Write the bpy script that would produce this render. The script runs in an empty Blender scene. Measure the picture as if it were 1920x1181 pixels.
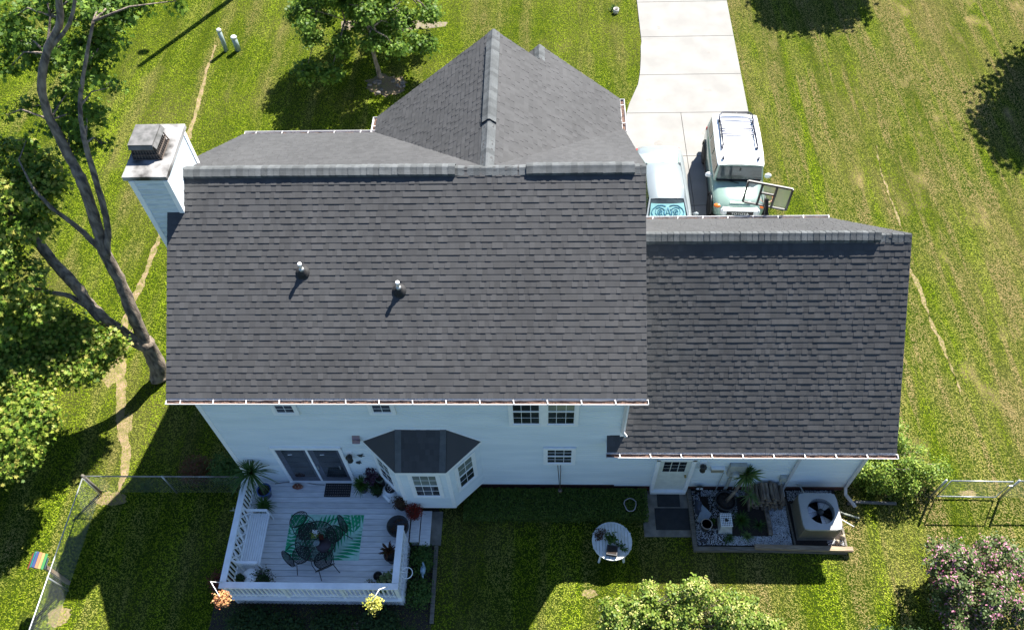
import bpy, math, random
import numpy as np
from mathutils import Vector, Matrix, Euler
random.seed(7); RN=np.random.default_rng(11)
S=bpy.context.scene
COL=S.collection
# ---------------------------------------------------------------- camera, sky, sun, exposure
CAM=Vector((8.695,-9.927,23.286)); ROT=(.611,.033,.019); FPX=1555.0
cd=bpy.data.cameras.new('camera'); cam=bpy.data.objects.new('camera',cd); COL.objects.link(cam)
cam.location=CAM; cam.rotation_euler=ROT; cd.sensor_width=36; cd.lens=36*FPX/1920; cd.clip_end=600; cd.clip_start=.1
S.camera=cam
ELV=math.radians(50.5); AZ=math.radians(57.5)
SUNV=Vector((math.cos(ELV)*math.cos(AZ),math.cos(ELV)*math.sin(AZ),math.sin(ELV)))
w=bpy.data.worlds.new('World'); S.world=w; w.use_nodes=True
nt=w.node_tree; nt.nodes.clear()
sky=nt.nodes.new('ShaderNodeTexSky'); sky.sky_type='NISHITA'; sky.sun_disc=False
sky.sun_elevation=ELV; sky.sun_rotation=math.pi/2-AZ; sky.dust_density=.4; sky.ozone_density=2.0; sky.air_density=1.0
bg=nt.nodes.new('ShaderNodeBackground'); bg.inputs[1].default_value=.052
ow=nt.nodes.new('ShaderNodeOutputWorld'); vm=nt.nodes.new('ShaderNodeVectorMath'); vm.operation='MULTIPLY'; vm.inputs[1].default_value=(.86,.98,1.14); nt.links.new(sky.outputs[0],vm.inputs[0]); nt.links.new(vm.outputs[0],bg.inputs[0]); nt.links.new(bg.outputs[0],ow.inputs[0])
sl=bpy.data.lights.new('sun','SUN'); sl.energy=5.0; sl.angle=math.radians(.5); sl.color=(1,.955,.88)
so=bpy.data.objects.new('sun',sl); COL.objects.link(so); so.rotation_euler=(-SUNV).to_track_quat('-Z','Y').to_euler(); so.location=(20,30,40)
S.view_settings.view_transform='Standard'; S.view_settings.look='None'; S.view_settings.exposure=1.75; S.view_settings.gamma=1
# ---------------------------------------------------------------- measuring helpers (photo pixel + known height -> metres)
_R=Euler(ROT,'XYZ').to_matrix()
def _ray(px,py): return _R@Vector(((px-960)/FPX,-(py-590.5)/FPX,-1))
def at(px,py,z=0.0):
    d=_ray(px,py); t=(z-CAM.z)/d.z; return CAM+d*t
def aty(px,py,y=0.0):
    d=_ray(px,py); t=(y-CAM.y)/d.y; return CAM+d*t
# ---------------------------------------------------------------- materials
MATS={}
def mat(name,col,rough=.7,var=.15,scale=6,bump=0,bscale=40,metal=0,col2=None,spec=.5,coat=0,island=0,stretch=None,detail=4):
    if name in MATS: return MATS[name]
    m=bpy.data.materials.new(name); m.use_nodes=True; n=m.node_tree; b=n.nodes['Principled BSDF']; L=n.links
    b.inputs['Roughness'].default_value=rough; b.inputs['Metallic'].default_value=metal
    b.inputs['Specular IOR Level'].default_value=spec
    if coat: b.inputs['Coat Weight'].default_value=coat; b.inputs['Coat Roughness'].default_value=.05
    tc=n.nodes.new('ShaderNodeTexCoord'); mp=n.nodes.new('ShaderNodeMapping'); L.new(tc.outputs['Object'],mp.inputs[0])
    if stretch: mp.inputs['Scale'].default_value=stretch
    nz=n.nodes.new('ShaderNodeTexNoise'); nz.inputs['Scale'].default_value=scale; nz.inputs['Detail'].default_value=detail; L.new(mp.outputs[0],nz.inputs['Vector'])
    rp=n.nodes.new('ShaderNodeValToRGB'); c=col; c2=col2 or tuple(max(0,x*(1-var*2)) for x in col)
    rp.color_ramp.elements[0].position=.35; rp.color_ramp.elements[1].position=.65
    rp.color_ramp.elements[0].color=(*c2,1); rp.color_ramp.elements[1].color=(*c,1)
    L.new(nz.outputs[0],rp.inputs[0]); out=rp.outputs[0]
    if island:
        g=n.nodes.new('ShaderNodeNewGeometry'); mr=n.nodes.new('ShaderNodeMapRange'); mr.inputs[3].default_value=1-island; mr.inputs[4].default_value=1+island
        L.new(g.outputs['Random Per Island'],mr.inputs[0]); mx=n.nodes.new('ShaderNodeVectorMath'); mx.operation='SCALE'
        L.new(out,mx.inputs[0]); L.new(mr.outputs[0],mx.inputs['Scale']); out=mx.outputs[0]
    L.new(out,b.inputs['Base Color'])
    if bump:
        n2=n.nodes.new('ShaderNodeTexNoise'); n2.inputs['Scale'].default_value=bscale; n2.inputs['Detail'].default_value=5; L.new(mp.outputs[0],n2.inputs['Vector'])
        bp=n.nodes.new('ShaderNodeBump'); bp.inputs['Strength'].default_value=bump; bp.inputs['Distance'].default_value=.02; L.new(n2.outputs[0],bp.inputs['Height']); L.new(bp.outputs[0],b.inputs['Normal'])
    MATS[name]=m; return m
def leafmat(name,cols,trans=.35,rough=.5):
    if name in MATS: return MATS[name]
    m=bpy.data.materials.new(name); m.use_nodes=True; n=m.node_tree; L=n.links; b=n.nodes['Principled BSDF']
    g=n.nodes.new('ShaderNodeNewGeometry'); rp=n.nodes.new('ShaderNodeValToRGB'); cr=rp.color_ramp
    while len(cr.elements)<len(cols): cr.elements.new(.5)
    for i,c in enumerate(cols): cr.elements[i].position=i/(len(cols)-1) if len(cols)>1 else 0; cr.elements[i].color=(*c,1)
    L.new(g.outputs['Random Per Island'],rp.inputs[0]); L.new(rp.outputs[0],b.inputs['Base Color'])
    b.inputs['Roughness'].default_value=rough; b.inputs['Specular IOR Level'].default_value=.25
    t=n.nodes.new('ShaderNodeBsdfTranslucent'); L.new(rp.outputs[0],t.inputs[0])
    mx=n.nodes.new('ShaderNodeMixShader'); mx.inputs[0].default_value=trans
    L.new(b.outputs[0],mx.inputs[1]); L.new(t.outputs[0],mx.inputs[2]); L.new(mx.outputs[0],n.nodes['Material Output'].inputs[0])
    MATS[name]=m; return m
def glassmat(name,col=(.02,.025,.03),rough=.05):
    return mat(name,col,rough,scale=1.6,col2=tuple(c*3.2 for c in col),spec=.6)
WHITE=mat('white_paint',(.86,.87,.87),.45,var=.04)
SIDING=mat('vinyl_siding',(.74,.80,.82),.5,var=.05,scale=1.4,stretch=(.5,.5,2.5),col2=(.66,.73,.76),detail=7)
CHSID=mat('stained_siding',(.66,.72,.75),.55,scale=5,stretch=(.9,.9,6),col2=(.50,.56,.58))
TRIM=mat('white_trim',(.86,.87,.87),.4,var=.03)
GUT=mat('gutter_paint',(.58,.57,.57),.35,var=.03)
DEBRIS=mat('gutter_debris',(.16,.09,.06),.9,scale=30,col2=(.03,.02,.02),bump=.6)
DARK=mat('black_metal',(.012,.012,.013),.45)
GLASS=glassmat('window_glass',(.012,.015,.018))
BRICK=mat('brick_foundation',(.16,.06,.045),.85,scale=14,col2=(.08,.035,.03))
SHING=mat('asphalt_shingle',(.050,.050,.0515),.85,scale=.9,col2=(.041,.041,.0425),bump=.2,bscale=160,island=.15,spec=.5,stretch=(1,.35,.35),detail=7)
CAPM=mat('ridge_cap_shingle',(.105,.112,.115),.85,scale=5,col2=(.08,.086,.088),bump=.4,bscale=150,island=.26,spec=.25)
UNDER=mat('roof_felt',(.02,.02,.022),.9)
CONC=mat('driveway_concrete',(.225,.219,.205),.85,scale=1.1,col2=(.185,.18,.168),bump=.15,bscale=60,detail=8)
CONC2=mat('old_concrete',(.22,.20,.17),.9,scale=4,col2=(.13,.12,.10),bump=.2)
DECKM=mat('deck_board_paint',(.76,.76,.76),.6,scale=3,col2=(.62,.62,.62),stretch=(1,8,1),island=.1)
WOOD=mat('weathered_timber',(.33,.26,.17),.85,scale=3,col2=(.17,.12,.08),stretch=(1,10,10),bump=.3)
TIMBER=mat('grey_timber',(.17,.15,.12),.9,scale=3,col2=(.09,.08,.065),stretch=(1,6,6),bump=.3)
BARK=mat('tree_bark',(.26,.21,.16),.95,scale=9,col2=(.07,.055,.045),stretch=(1,1,.35),bump=1,bscale=26)
SOIL=mat('dark_soil',(.035,.025,.018),.95,scale=20,col2=(.015,.011,.009),bump=.6)
GALV=mat('galvanised_steel',(.42,.44,.44),.4,metal=.6,var=.08)
RUBBER=mat('black_rubber',(.015,.015,.016),.75,bump=.2)
TERRA=mat('terracotta',(.28,.09,.05),.8)
# ---------------------------------------------------------------- mesh builder
WL={}
class MB:
    def __init__(s): s.v=[]; s.f=[]; s.m=[]; s.k=0; s.sm=[]
    def add(s,vs,fs,smooth=False):
        o=len(s.v); s.v+= [tuple(x) for x in vs]
        for f in fs: s.f.append([i+o for i in f]); s.m.append(s.k); s.sm.append(smooth)
        return s
    def mi(s,k): s.k=k; return s
    def box(s,x0,x1,y0,y1,z0,z1,M=None):
        v=[Vector(p) for p in ((x0,y0,z0),(x1,y0,z0),(x1,y1,z0),(x0,y1,z0),(x0,y0,z1),(x1,y0,z1),(x1,y1,z1),(x0,y1,z1))]
        if M: v=[M@p for p in v]
        return s.add(v,[(0,3,2,1),(4,5,6,7),(0,1,5,4),(1,2,6,5),(2,3,7,6),(3,0,4,7)])
    def hexa(s,b,t): return s.add(list(b)+list(t),[(0,3,2,1),(4,5,6,7),(0,1,5,4),(1,2,6,5),(2,3,7,6),(3,0,4,7)])
    def bar(s,a,b,w=.05,h=None,up=(0,0,1)):
        a=Vector(a);b=Vector(b);h=h or w; d=(b-a); u=Vector(up); x=d.cross(u)
        if x.length<1e-6: x=d.cross(Vector((1,0,0)))
        x.normalize(); y=x.cross(d).normalized(); x=x*w/2;y=y*h/2
        return s.hexa([a-x-y,a+x-y,a+x+y,a-x+y],[b-x-y,b+x-y,b+x+y,b-x+y])
    def tube(s,pts,rad,n=8,cap=True,closed=False):
        pts=[Vector(p) for p in pts]; N=len(pts)
        if not hasattr(rad,'__len__'): rad=[rad]*N
        ref=Vector((.123,.371,.92)); vs=[];px=None
        for i,p in enumerate(pts):
            if closed: d=pts[(i+1)%N]-pts[i-1]
            else: d=pts[min(i+1,N-1)]-pts[max(i-1,0)]
            d.normalize()
            x=(px-d*px.dot(d)) if px else d.cross(ref)
            if x.length<1e-5: x=d.cross(Vector((1,0,0)))
            x.normalize(); px=x; y=d.cross(x)
            for k in range(n):
                a=2*math.pi*k/n; vs.append(p+(x*math.cos(a)+y*math.sin(a))*rad[i])
        fs=[]
        for i in range(N if closed else N-1):
            j=(i+1)%N
            for k in range(n): fs.append((i*n+k,i*n+(k+1)%n,j*n+(k+1)%n,j*n+k))
        if cap and not closed: fs+=[tuple(range(n))[::-1],tuple((N-1)*n+k for k in range(n))]
        return s.add(vs,fs,True)
    def lathe(s,prof,c=(0,0,0),n=24,M=None,cap=True):
        vs=[];c=Vector(c)
        for r,z in prof:
            for k in range(n):
                a=2*math.pi*k/n; p=Vector((r*math.cos(a),r*math.sin(a),z)); vs.append((M@p if M else p)+c)
        fs=[]
        for i in range(len(prof)-1):
            for k in range(n): fs.append((i*n+k,i*n+(k+1)%n,(i+1)*n+(k+1)%n,(i+1)*n+k))
        if cap: fs+=[tuple(range(n))[::-1],tuple((len(prof)-1)*n+k for k in range(n))]
        return s.add(vs,fs,True)
    def poly(s,pts): return s.add(pts,[tuple(range(len(pts)))])
    def slab(s,pts,n,t):
        n=Vector(n).normalized()*t; N=len(pts); b=[Vector(p) for p in pts]; u=[p+n for p in b]
        return s.add(b+u,[tuple(range(N))[::-1],tuple(N+i for i in range(N))]+[(i,(i+1)%N,N+(i+1)%N,N+i) for i in range(N)])
    def blob(s,c,r,n=10,m=7,jit=.15,seed=0):
        R=random.Random(seed); c=Vector(c); vs=[c+Vector((0,0,-r[2]))]
        for j in range(1,m):
            ph=math.pi*j/m-math.pi/2
            for i in range(n):
                a=2*math.pi*i/n; q=1+R.uniform(-jit,jit)
                vs.append(c+Vector((r[0]*math.cos(ph)*math.cos(a)*q,r[1]*math.cos(ph)*math.sin(a)*q,r[2]*math.sin(ph)*q)))
        vs.append(c+Vector((0,0,r[2]))); fs=[]
        for i in range(n): fs.append((0,1+(i+1)%n,1+i)); fs.append((len(vs)-1,1+(m-2)*n+i,1+(m-2)*n+(i+1)%n))
        for j in range(m-2):
            for i in range(n): fs.append((1+j*n+i,1+j*n+(i+1)%n,1+(j+1)*n+(i+1)%n,1+(j+1)*n+i))
        return s.add(vs,fs,True)
    def build(s,name,mats,parent=None,bevel=0,local=False):
        if not isinstance(mats,(list,tuple)): mats=[mats]
        me=bpy.data.meshes.new(name); o=bpy.data.objects.new(name,me); COL.objects.link(o)
        off=Vector((0,0,0))
        if parent is not None:
            o.parent=parent; off=WL.get(parent.name,Vector((0,0,0)))
        if local: off=Vector((0,0,0))
        WL[o.name]=off if parent is not None else Vector((0,0,0))
        me.from_pydata([(v[0]-off.x,v[1]-off.y,v[2]-off.z) for v in s.v],[],s.f)
        for m in mats: me.materials.append(m)
        me.polygons.foreach_set('material_index',s.m); me.polygons.foreach_set('use_smooth',s.sm)
        me.update()
        if bevel:
            b=o.modifiers.new('bevel','BEVEL'); b.width=bevel; b.segments=2; b.limit_method='ANGLE'; b.angle_limit=.7
        return o
def tag(o,label=None,cat=None,group=None,kind=None):
    if label: o['label']=label
    if cat: o['category']=cat
    if group: o['group']=group
    if kind: o['kind']=kind
    return o
def thing(name,loc,label,cat,group=None,rz=0):
    o=bpy.data.objects.new(name,None); COL.objects.link(o); o.location=loc; o.rotation_euler=(0,0,rz); o.empty_display_size=.3
    WL[o.name]=Vector(loc); return tag(o,label,cat,group)
def copy_tree(o,loc,rz,label,sc=None):
    c=o.copy(); COL.objects.link(c); c.location=loc; c.rotation_euler=(0,0,rz)
    if sc: c.scale=(sc,)*3
    tag(c,label)
    for ch in o.children:
        d=ch.copy(); COL.objects.link(d); d.parent=c
        for g in ch.children:
            e=g.copy(); COL.objects.link(e); e.parent=d
    return c
# numpy foliage -------------------------------------------------------------
MAPLE=np.array([(0,-.5),(.16,-.2),(.5,-.22),(.3,.08),(.46,.34),(.14,.24),(0,.6),(-.14,.24),(-.46,.34),(-.3,.08),(-.5,-.22),(-.16,-.2)])
OVAL=np.array([(0,-.5),(.26,-.2),(.24,.2),(0,.55),(-.24,.2),(-.26,-.2)])
LANCE=np.array([(0,-.6),(.13,-.1),(0,.6),(-.13,-.1)])
def leafmesh(name,P,size,mt,parent=None,shape=OVAL,up=.6,out=None,seed=0):
    rg=np.random.default_rng(seed+5); N=len(P); K=len(shape)
    nrm=rg.normal(size=(N,3)); nrm/=np.linalg.norm(nrm,axis=1)[:,None]; nrm[:,2]=np.abs(nrm[:,2])*.6+up
    if out is not None: nrm=nrm*.7+out*.6
    nrm/=np.linalg.norm(nrm,axis=1)[:,None]
    t=rg.normal(size=(N,3)); u=np.cross(nrm,t); u/=np.linalg.norm(u,axis=1)[:,None]; v=np.cross(nrm,u)
    sz=size*rg.uniform(.6,1.25,N)
    V=P[:,None,:]+(u[:,None,:]*shape[None,:,0,None]+v[:,None,:]*shape[None,:,1,None]+nrm[:,None,:]*(np.abs(shape[None,:,0,None])*.35-shape[None,:,1,None]**2*.4))*sz[:,None,None]
    V=V.reshape(-1,3)
    off=np.array(WL.get(parent.name,Vector((0,0,0)))) if parent is not None else np.zeros(3)
    V=(V-off).astype(np.float32)
    me=bpy.data.meshes.new(name); me.vertices.add(len(V)); me.vertices.foreach_set('co',V.ravel())
    me.loops.add(N*K); me.loops.foreach_set('vertex_index',np.arange(N*K,dtype=np.int32))
    me.polygons.add(N); me.polygons.foreach_set('loop_start',np.arange(0,N*K,K,dtype=np.int32))
    me.materials.append(mt); me.update(); me.validate()
    o=bpy.data.objects.new(name,me); COL.objects.link(o)
    if parent is not None: o.parent=parent
    return o
def cloud(blobs,n,seed=0,tw=.16,shell=.55,twn=14):
    """leaf positions: twig-tip clumps spread over ellipsoids; blobs=(x,y,z,rx,ry,rz)"""
    rg=np.random.default_rng(seed); vol=np.array([b[3]*b[4]*b[5] for b in blobs])**.7; vol/=vol.sum(); P=[];O=[]
    for b,wt in zip(blobs,vol):
        k=max(1,int(n*wt/twn)); d=rg.normal(size=(k,3)); d/=np.linalg.norm(d,axis=1)[:,None]
        r=shell+(1.08-shell)*rg.random(k)**.7; c=np.array(b[:3])+d*r[:,None]*np.array(b[3:6])
        q=np.repeat(c,twn,0)+rg.normal(size=(k*twn,3))*tw*np.array([1,1,.7]); P.append(q); O.append(np.repeat(d,twn,0))
    return np.concatenate(P),np.concatenate(O)
def straps(mb,c,n,L,wd,rise=.8,droop=1.2,seed=0,lo=.6,seg=6):
    R=random.Random(seed); c=Vector(c)
    for i in range(n):
        a=R.uniform(0,2*math.pi); l=L*R.uniform(lo,1.1); e=R.uniform(.15,1.3)*rise; d=Vector((math.cos(a),math.sin(a),0)); sd=Vector((-d.y,d.x,0))
        vs=[]
        for j in range(seg+1):
            t=j/seg; p=c+d*(l*t*math.cos(e)*(1-.12*t))+Vector((0,0,l*(t*math.sin(e)-droop*.35*t*t))); ww=wd*(.6+.8*t)*(1-t)**.6+.001
            vs+=[p-sd*ww/2,p+Vector((0,0,-ww*.25)),p+sd*ww/2]
        fs=[]
        for j in range(seg): o=j*3; fs+=[(o,o+1,o+4,o+3),(o+1,o+2,o+5,o+4)]
        mb.add(vs,fs)
    return mb
LG=leafmat('leaf_green',[(.03,.075,.012),(.055,.12,.02),(.08,.16,.03),(.14,.2,.04)])
LM=leafmat('maple_leaf',[(.045,.10,.012),(.08,.16,.018),(.14,.24,.03),(.24,.34,.045)],.45)
LY=leafmat('maple_leaf_sunlit_tint',[(.05,.11,.012),(.10,.18,.018),(.18,.27,.028),(.29,.35,.05),(.38,.35,.08)],.42)  # yellow stops put sunlight into the leaf colour
LD=leafmat('dark_leaf',[(.015,.04,.012),(.03,.065,.015),(.05,.09,.02)])
LLIME=leafmat('lime_leaf',[(.12,.19,.03),(.2,.27,.045),(.3,.34,.06)])
FERN=leafmat('fern_leaf',[(.05,.12,.02),(.09,.17,.03)])
STRAPM=leafmat('strap_leaf',[(.03,.08,.02),(.06,.13,.03),(.10,.17,.05)])
YUC=leafmat('yucca_leaf',[(.07,.14,.035),(.13,.21,.06),(.2,.27,.09)])
RED=leafmat('red_flower',[(.20,.012,.008),(.35,.03,.012)]); REDL=leafmat('red_leaf',[(.10,.015,.015),(.16,.03,.02),(.06,.05,.02)])
PINK=leafmat('pink_flower',[(.45,.16,.26),(.6,.35,.42),(.35,.08,.17)])
PALE=leafmat('pale_leaf',[(.10,.15,.05),(.2,.26,.10),(.36,.36,.2)])
BRZ=leafmat('bronze_leaf',[(.06,.03,.02),(.12,.05,.03),(.06,.07,.02)])
YEL=leafmat('yellow_flower',[(.45,.43,.05),(.55,.5,.12),(.2,.28,.04)],.2); ORG=leafmat('orange_flower',[(.5,.2,.08),(.55,.36,.15),(.4,.09,.05)],.2)
PURP=leafmat('purple_leaf',[(.05,.02,.04),(.1,.05,.08)])
YT=leafmat('seed_head',[(.45,.46,.12),(.6,.55,.22),(.3,.36,.08)])
# ---------------------------------------------------------------- ground
def groundmat():
    m=bpy.data.materials.new('lawn_grass'); m.use_nodes=True; n=m.node_tree; L=n.links; b=n.nodes['Principled BSDF']
    tc=n.nodes.new('ShaderNodeTexCoord')
    def noise(sc,det=4,st=None,rough=.5):
        z=n.nodes.new('ShaderNodeTexNoise'); z.inputs['Scale'].default_value=sc; z.inputs['Detail'].default_value=det; z.inputs['Roughness'].default_value=rough
        if st:
            mp=n.nodes.new('ShaderNodeMapping'); mp.inputs['Scale'].default_value=st[:3]; mp.inputs['Rotation'].default_value=(0,0,st[3]); L.new(tc.outputs['Object'],mp.inputs[0]); L.new(mp.outputs[0],z.inputs[0])
        else: L.new(tc.outputs['Object'],z.inputs[0])
        return z.outputs[0]
    def ramp(i,els):
        r=n.nodes.new('ShaderNodeValToRGB')
        while len(r.color_ramp.elements)<len(els): r.color_ramp.elements.new(.5)
        for e,(p,c) in zip(r.color_ramp.elements,els): e.position=p; e.color=(*c,1) if len(c)==3 else c
        L.new(i,r.inputs[0]); return r.outputs[0]
    def mix(f,a,c):
        x=n.nodes.new('ShaderNodeMix'); x.data_type='RGBA'; L.new(f,x.inputs[0]); L.new(a,x.inputs[6]); L.new(c,x.inputs[7]); return x.outputs[2]
    g=ramp(noise(26,6,rough=.7),[(.25,(.01,.02,.002)),(.5,(.03,.05,.004)),(.75,(.07,.095,.008))])
    g2=ramp(noise(30,6,rough=.7),[(.25,(.03,.035,.01)),(.5,(.06,.065,.015)),(.75,(.10,.09,.03))])
    dry=ramp(noise(34,6,rough=.7),[(.3,(.17,.12,.05)),(.7,(.42,.31,.17))])
    big=noise(.22,4); a=ramp(big,[(.46,(0,0,0)),(.66,(1,1,1))])
    col=mix(a,g,g2)
    d2=ramp(noise(.9,5,(1,.45,1,.15)),[(.60,(0,0,0)),(.72,(1,1,1))])
    # worn ground grows more common to the right of the house
    sx=n.nodes.new('ShaderNodeSeparateXYZ'); L.new(tc.outputs['Object'],sx.inputs[0])
    mr=n.nodes.new('ShaderNodeMapRange'); mr.inputs[1].default_value=14; mr.inputs[2].default_value=24; mr.inputs[3].default_value=.12; mr.inputs[4].default_value=.75; L.new(sx.outputs[0],mr.inputs[0])
    mu=n.nodes.new('ShaderNodeMath'); mu.operation='MULTIPLY'; L.new(d2,mu.inputs[0]); L.new(mr.outputs[0],mu.inputs[1])
    col=mix(mu.outputs[0],col,dry); L.new(col,b.inputs['Base Color'])
    b.inputs['Roughness'].default_value=.85; b.inputs['Specular IOR Level'].default_value=.03
    bp=n.nodes.new('ShaderNodeBump'); bp.inputs['Strength'].default_value=1; bp.inputs['Distance'].default_value=.05
    L.new(noise(30,6,rough=.75),bp.inputs['Height']); L.new(bp.outputs[0],b.inputs['Normal'])
    return m
LAWN=groundmat()
g=MB(); g.poly([(-220,-160,0),(260,-160,0),(260,320,0),(-220,320,0)]); tag(g.build('lawn',LAWN),kind='structure')
# grass tufts: thin blades over the whole visible lawn
def grass(name,n,x0,x1,y0,y1,h,mt,excl,seed,wd=.010):
    rg=np.random.default_rng(seed); P=np.c_[rg.uniform(x0,x1,n),rg.uniform(y0,y1,n),np.zeros(n)]
    k=np.ones(n,bool)
    for (a,b,c,d) in excl: k&=~((P[:,0]>a)&(P[:,0]<b)&(P[:,1]>c)&(P[:,1]<d))
    P=P[k]; n=len(P); a=rg.uniform(0,6.283,n); l=rg.uniform(.5,1.3,n)*h; hh=rg.uniform(.2,.75,n)*h
    d=np.c_[np.cos(a),np.sin(a),np.zeros(n)]; s=np.c_[-np.sin(a),np.cos(a),np.zeros(n)]*wd
    V=np.stack([P-s,P+s,P+d*l[:,None]+np.c_[np.zeros(n),np.zeros(n),hh]],1).reshape(-1,3).astype(np.float32)
    me=bpy.data.meshes.new(name); me.vertices.add(3*n); me.vertices.foreach_set('co',V.ravel()); me.loops.add(3*n); me.loops.foreach_set('vertex_index',np.arange(3*n,dtype=np.int32))
    me.polygons.add(n); me.polygons.foreach_set('loop_start',np.arange(0,3*n,3,dtype=np.int32)); me.materials.append(mt); me.update()
    o=bpy.data.objects.new(name,me); COL.objects.link(o); return tag(o,'short mown lawn grass around the house','grass',kind='stuff')
GB=leafmat('grass_blade',[(.09,.15,.004),(.19,.275,.008),(.30,.38,.018),(.43,.48,.055)],.34,.6)
n=GB.node_tree; L=n.links; rp=[q for q in n.nodes if q.type=='VALTORGB'][0]; tc=n.nodes.new('ShaderNodeTexCoord'); mp=n.nodes.new('ShaderNodeMapping'); mp.inputs['Scale'].default_value=(1,.5,1); mp.inputs['Rotation'].default_value=(0,0,.15); L.new(tc.outputs['Object'],mp.inputs[0]); z=n.nodes.new('ShaderNodeTexNoise'); z.inputs['Scale'].default_value=.6; z.inputs['Detail'].default_value=8; z.inputs['Roughness'].default_value=.7; L.new(mp.outputs[0],z.inputs[0]); mp2=n.nodes.new('ShaderNodeMapping'); mp2.inputs['Scale'].default_value=(1.5,.13,1); mp2.inputs['Rotation'].default_value=(0,0,-.178); L.new(tc.outputs['Object'],mp2.inputs[0]); zz=n.nodes.new('ShaderNodeTexNoise'); zz.inputs['Scale'].default_value=1.0; zz.inputs['Detail'].default_value=5; L.new(mp2.outputs[0],zz.inputs[0]); sx=n.nodes.new('ShaderNodeSeparateXYZ'); L.new(tc.outputs['Object'],sx.inputs[0]); mr=n.nodes.new('ShaderNodeMapRange'); mr.inputs[1].default_value=8; mr.inputs[2].default_value=26; mr.inputs[3].default_value=.02; mr.inputs[4].default_value=.11; L.new(sx.outputs[0],mr.inputs[0]); av=n.nodes.new('ShaderNodeMath'); av.operation='MULTIPLY_ADD'; av.inputs[1].default_value=.55; L.new(zz.outputs[0],av.inputs[0]); av2=n.nodes.new('ShaderNodeMath'); av2.operation='MULTIPLY'; av2.inputs[1].default_value=.5; L.new(z.outputs[0],av2.inputs[0]); L.new(av2.outputs[0],av.inputs[2]); ad=n.nodes.new('ShaderNodeMath'); L.new(av.outputs[0],ad.inputs[0]); L.new(mr.outputs[0],ad.inputs[1]); r2=n.nodes.new('ShaderNodeValToRGB'); r2.color_ramp.elements[0].position=.53; r2.color_ramp.elements[1].position=.74; mp4=n.nodes.new('ShaderNodeMapping'); mp4.inputs['Scale'].default_value=(3.4,.2,1); mp4.inputs['Rotation'].default_value=(0,0,-.178); L.new(tc.outputs['Object'],mp4.inputs[0]); z4=n.nodes.new('ShaderNodeTexNoise'); z4.inputs['Scale'].default_value=1; z4.inputs['Detail'].default_value=4; L.new(mp4.outputs[0],z4.inputs[0]); m4=n.nodes.new('ShaderNodeMapRange'); m4.inputs[1].default_value=.52; m4.inputs[2].default_value=.68; m4.inputs[3].default_value=0; m4.inputs[4].default_value=.2; L.new(z4.outputs[0],m4.inputs[0]); m5=n.nodes.new('ShaderNodeMapRange'); m5.inputs[1].default_value=15; m5.inputs[2].default_value=20; L.new(sx.outputs[0],m5.inputs[0]); m6=n.nodes.new('ShaderNodeMath'); m6.operation='MULTIPLY_ADD'; L.new(m4.outputs[0],m6.inputs[0]); L.new(m5.outputs[0],m6.inputs[1]); L.new(ad.outputs[0],m6.inputs[2]); L.new(m6.outputs[0],r2.inputs[0]); mx=n.nodes.new('ShaderNodeMix'); mx.data_type='RGBA'; mx.inputs[7].default_value=(.42,.33,.14,1); L.new(r2.outputs[0],mx.inputs[0]); z3=n.nodes.new('ShaderNodeTexNoise'); z3.inputs['Scale'].default_value=.8; z3.inputs['Detail'].default_value=6; L.new(mp2.outputs[0],z3.inputs[0]); m3=n.nodes.new('ShaderNodeMapRange'); m3.inputs[1].default_value=.3; m3.inputs[2].default_value=.7; m3.inputs[3].default_value=.5; m3.inputs[4].default_value=1.25; L.new(z3.outputs[0],m3.inputs[0]); vs_=n.nodes.new('ShaderNodeVectorMath'); vs_.operation='SCALE'; L.new(rp.outputs[0],vs_.inputs[0]); L.new(m3.outputs[0],vs_.inputs['Scale']); L.new(vs_.outputs[0],mx.inputs[6])
for q in n.nodes:
    if q.type=='BSDF_PRINCIPLED': q.inputs['Specular IOR Level'].default_value=.05; q.inputs['Roughness'].default_value=.9; L.new(mx.outputs[2],q.inputs['Base Color'])
    if q.type=='BSDF_TRANSLUCENT': L.new(mx.outputs[2],q.inputs[0])
grass('grass',1500000,-19,33,-6.5,33,.055,GB,[(0,17.4,.1,7.5),(12.2,17.05,7.5,16.6),(13.05,17.05,16.4,28),(12.9,17.2,-1.8,0),(11.6,13,-1.4,0)],3)
# driveway slabs
def zq(*a): return [tuple(p) for p in a]
dv=MB(); R=random.Random(2)
ys=[30,26.4,23.9,21.35,18.78,16.4,13.9,11.3,7.6]
def lx(y):
    if y>21: return 13.06
    t=[(21,13.02),(20,12.96),(19,12.86),(18.2,12.72),(17.6,12.5),(17,12.28),(16.4,12.12),(15,12.0),(0,12.0)]
    for (a,b),(c,d) in zip(t,t[1:]):
        if c<=y<=a: return b+(d-b)*(a-y)/(a-c)
    return 12.0
for y1,y0 in zip(ys,ys[1:]):
    n=8; yy=[y0+.012+(y1-y0-.024)*i/n for i in range(n+1)]
    midx=None if y0>16.3 else 14.33
    spans=[(None,17.06)] if midx is None else [(None,midx-.01),(midx+.01,17.0)]
    for a,b in spans:
        vs=[];
        for y in yy:
            xa=lx(y) if a is None else a; bb=b+(y-16)*.012 if b>15 else b
            vs+=[(xa,y,.05),(bb,y,.05),(xa,y,-.02),(bb,y,-.02)]
        fs=[]
        for i in range(n): o=i*4; fs+=[(o,o+1,o+5,o+4),(o+2,o,o+4,o+6),(o+1,o+3,o+7,o+5)]
        fs+=[(2,3,1,0),(n*4,n*4+1,n*4+3,n*4+2)]
        dv.add(vs,fs)
dv.mi(1).poly([(12.4,7.6,.012),(16.8,7.6,.012),(16.8,16.4,.012),(12.4,16.4,.012)])
R=random.Random(9)
dv.mi(2)
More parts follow.
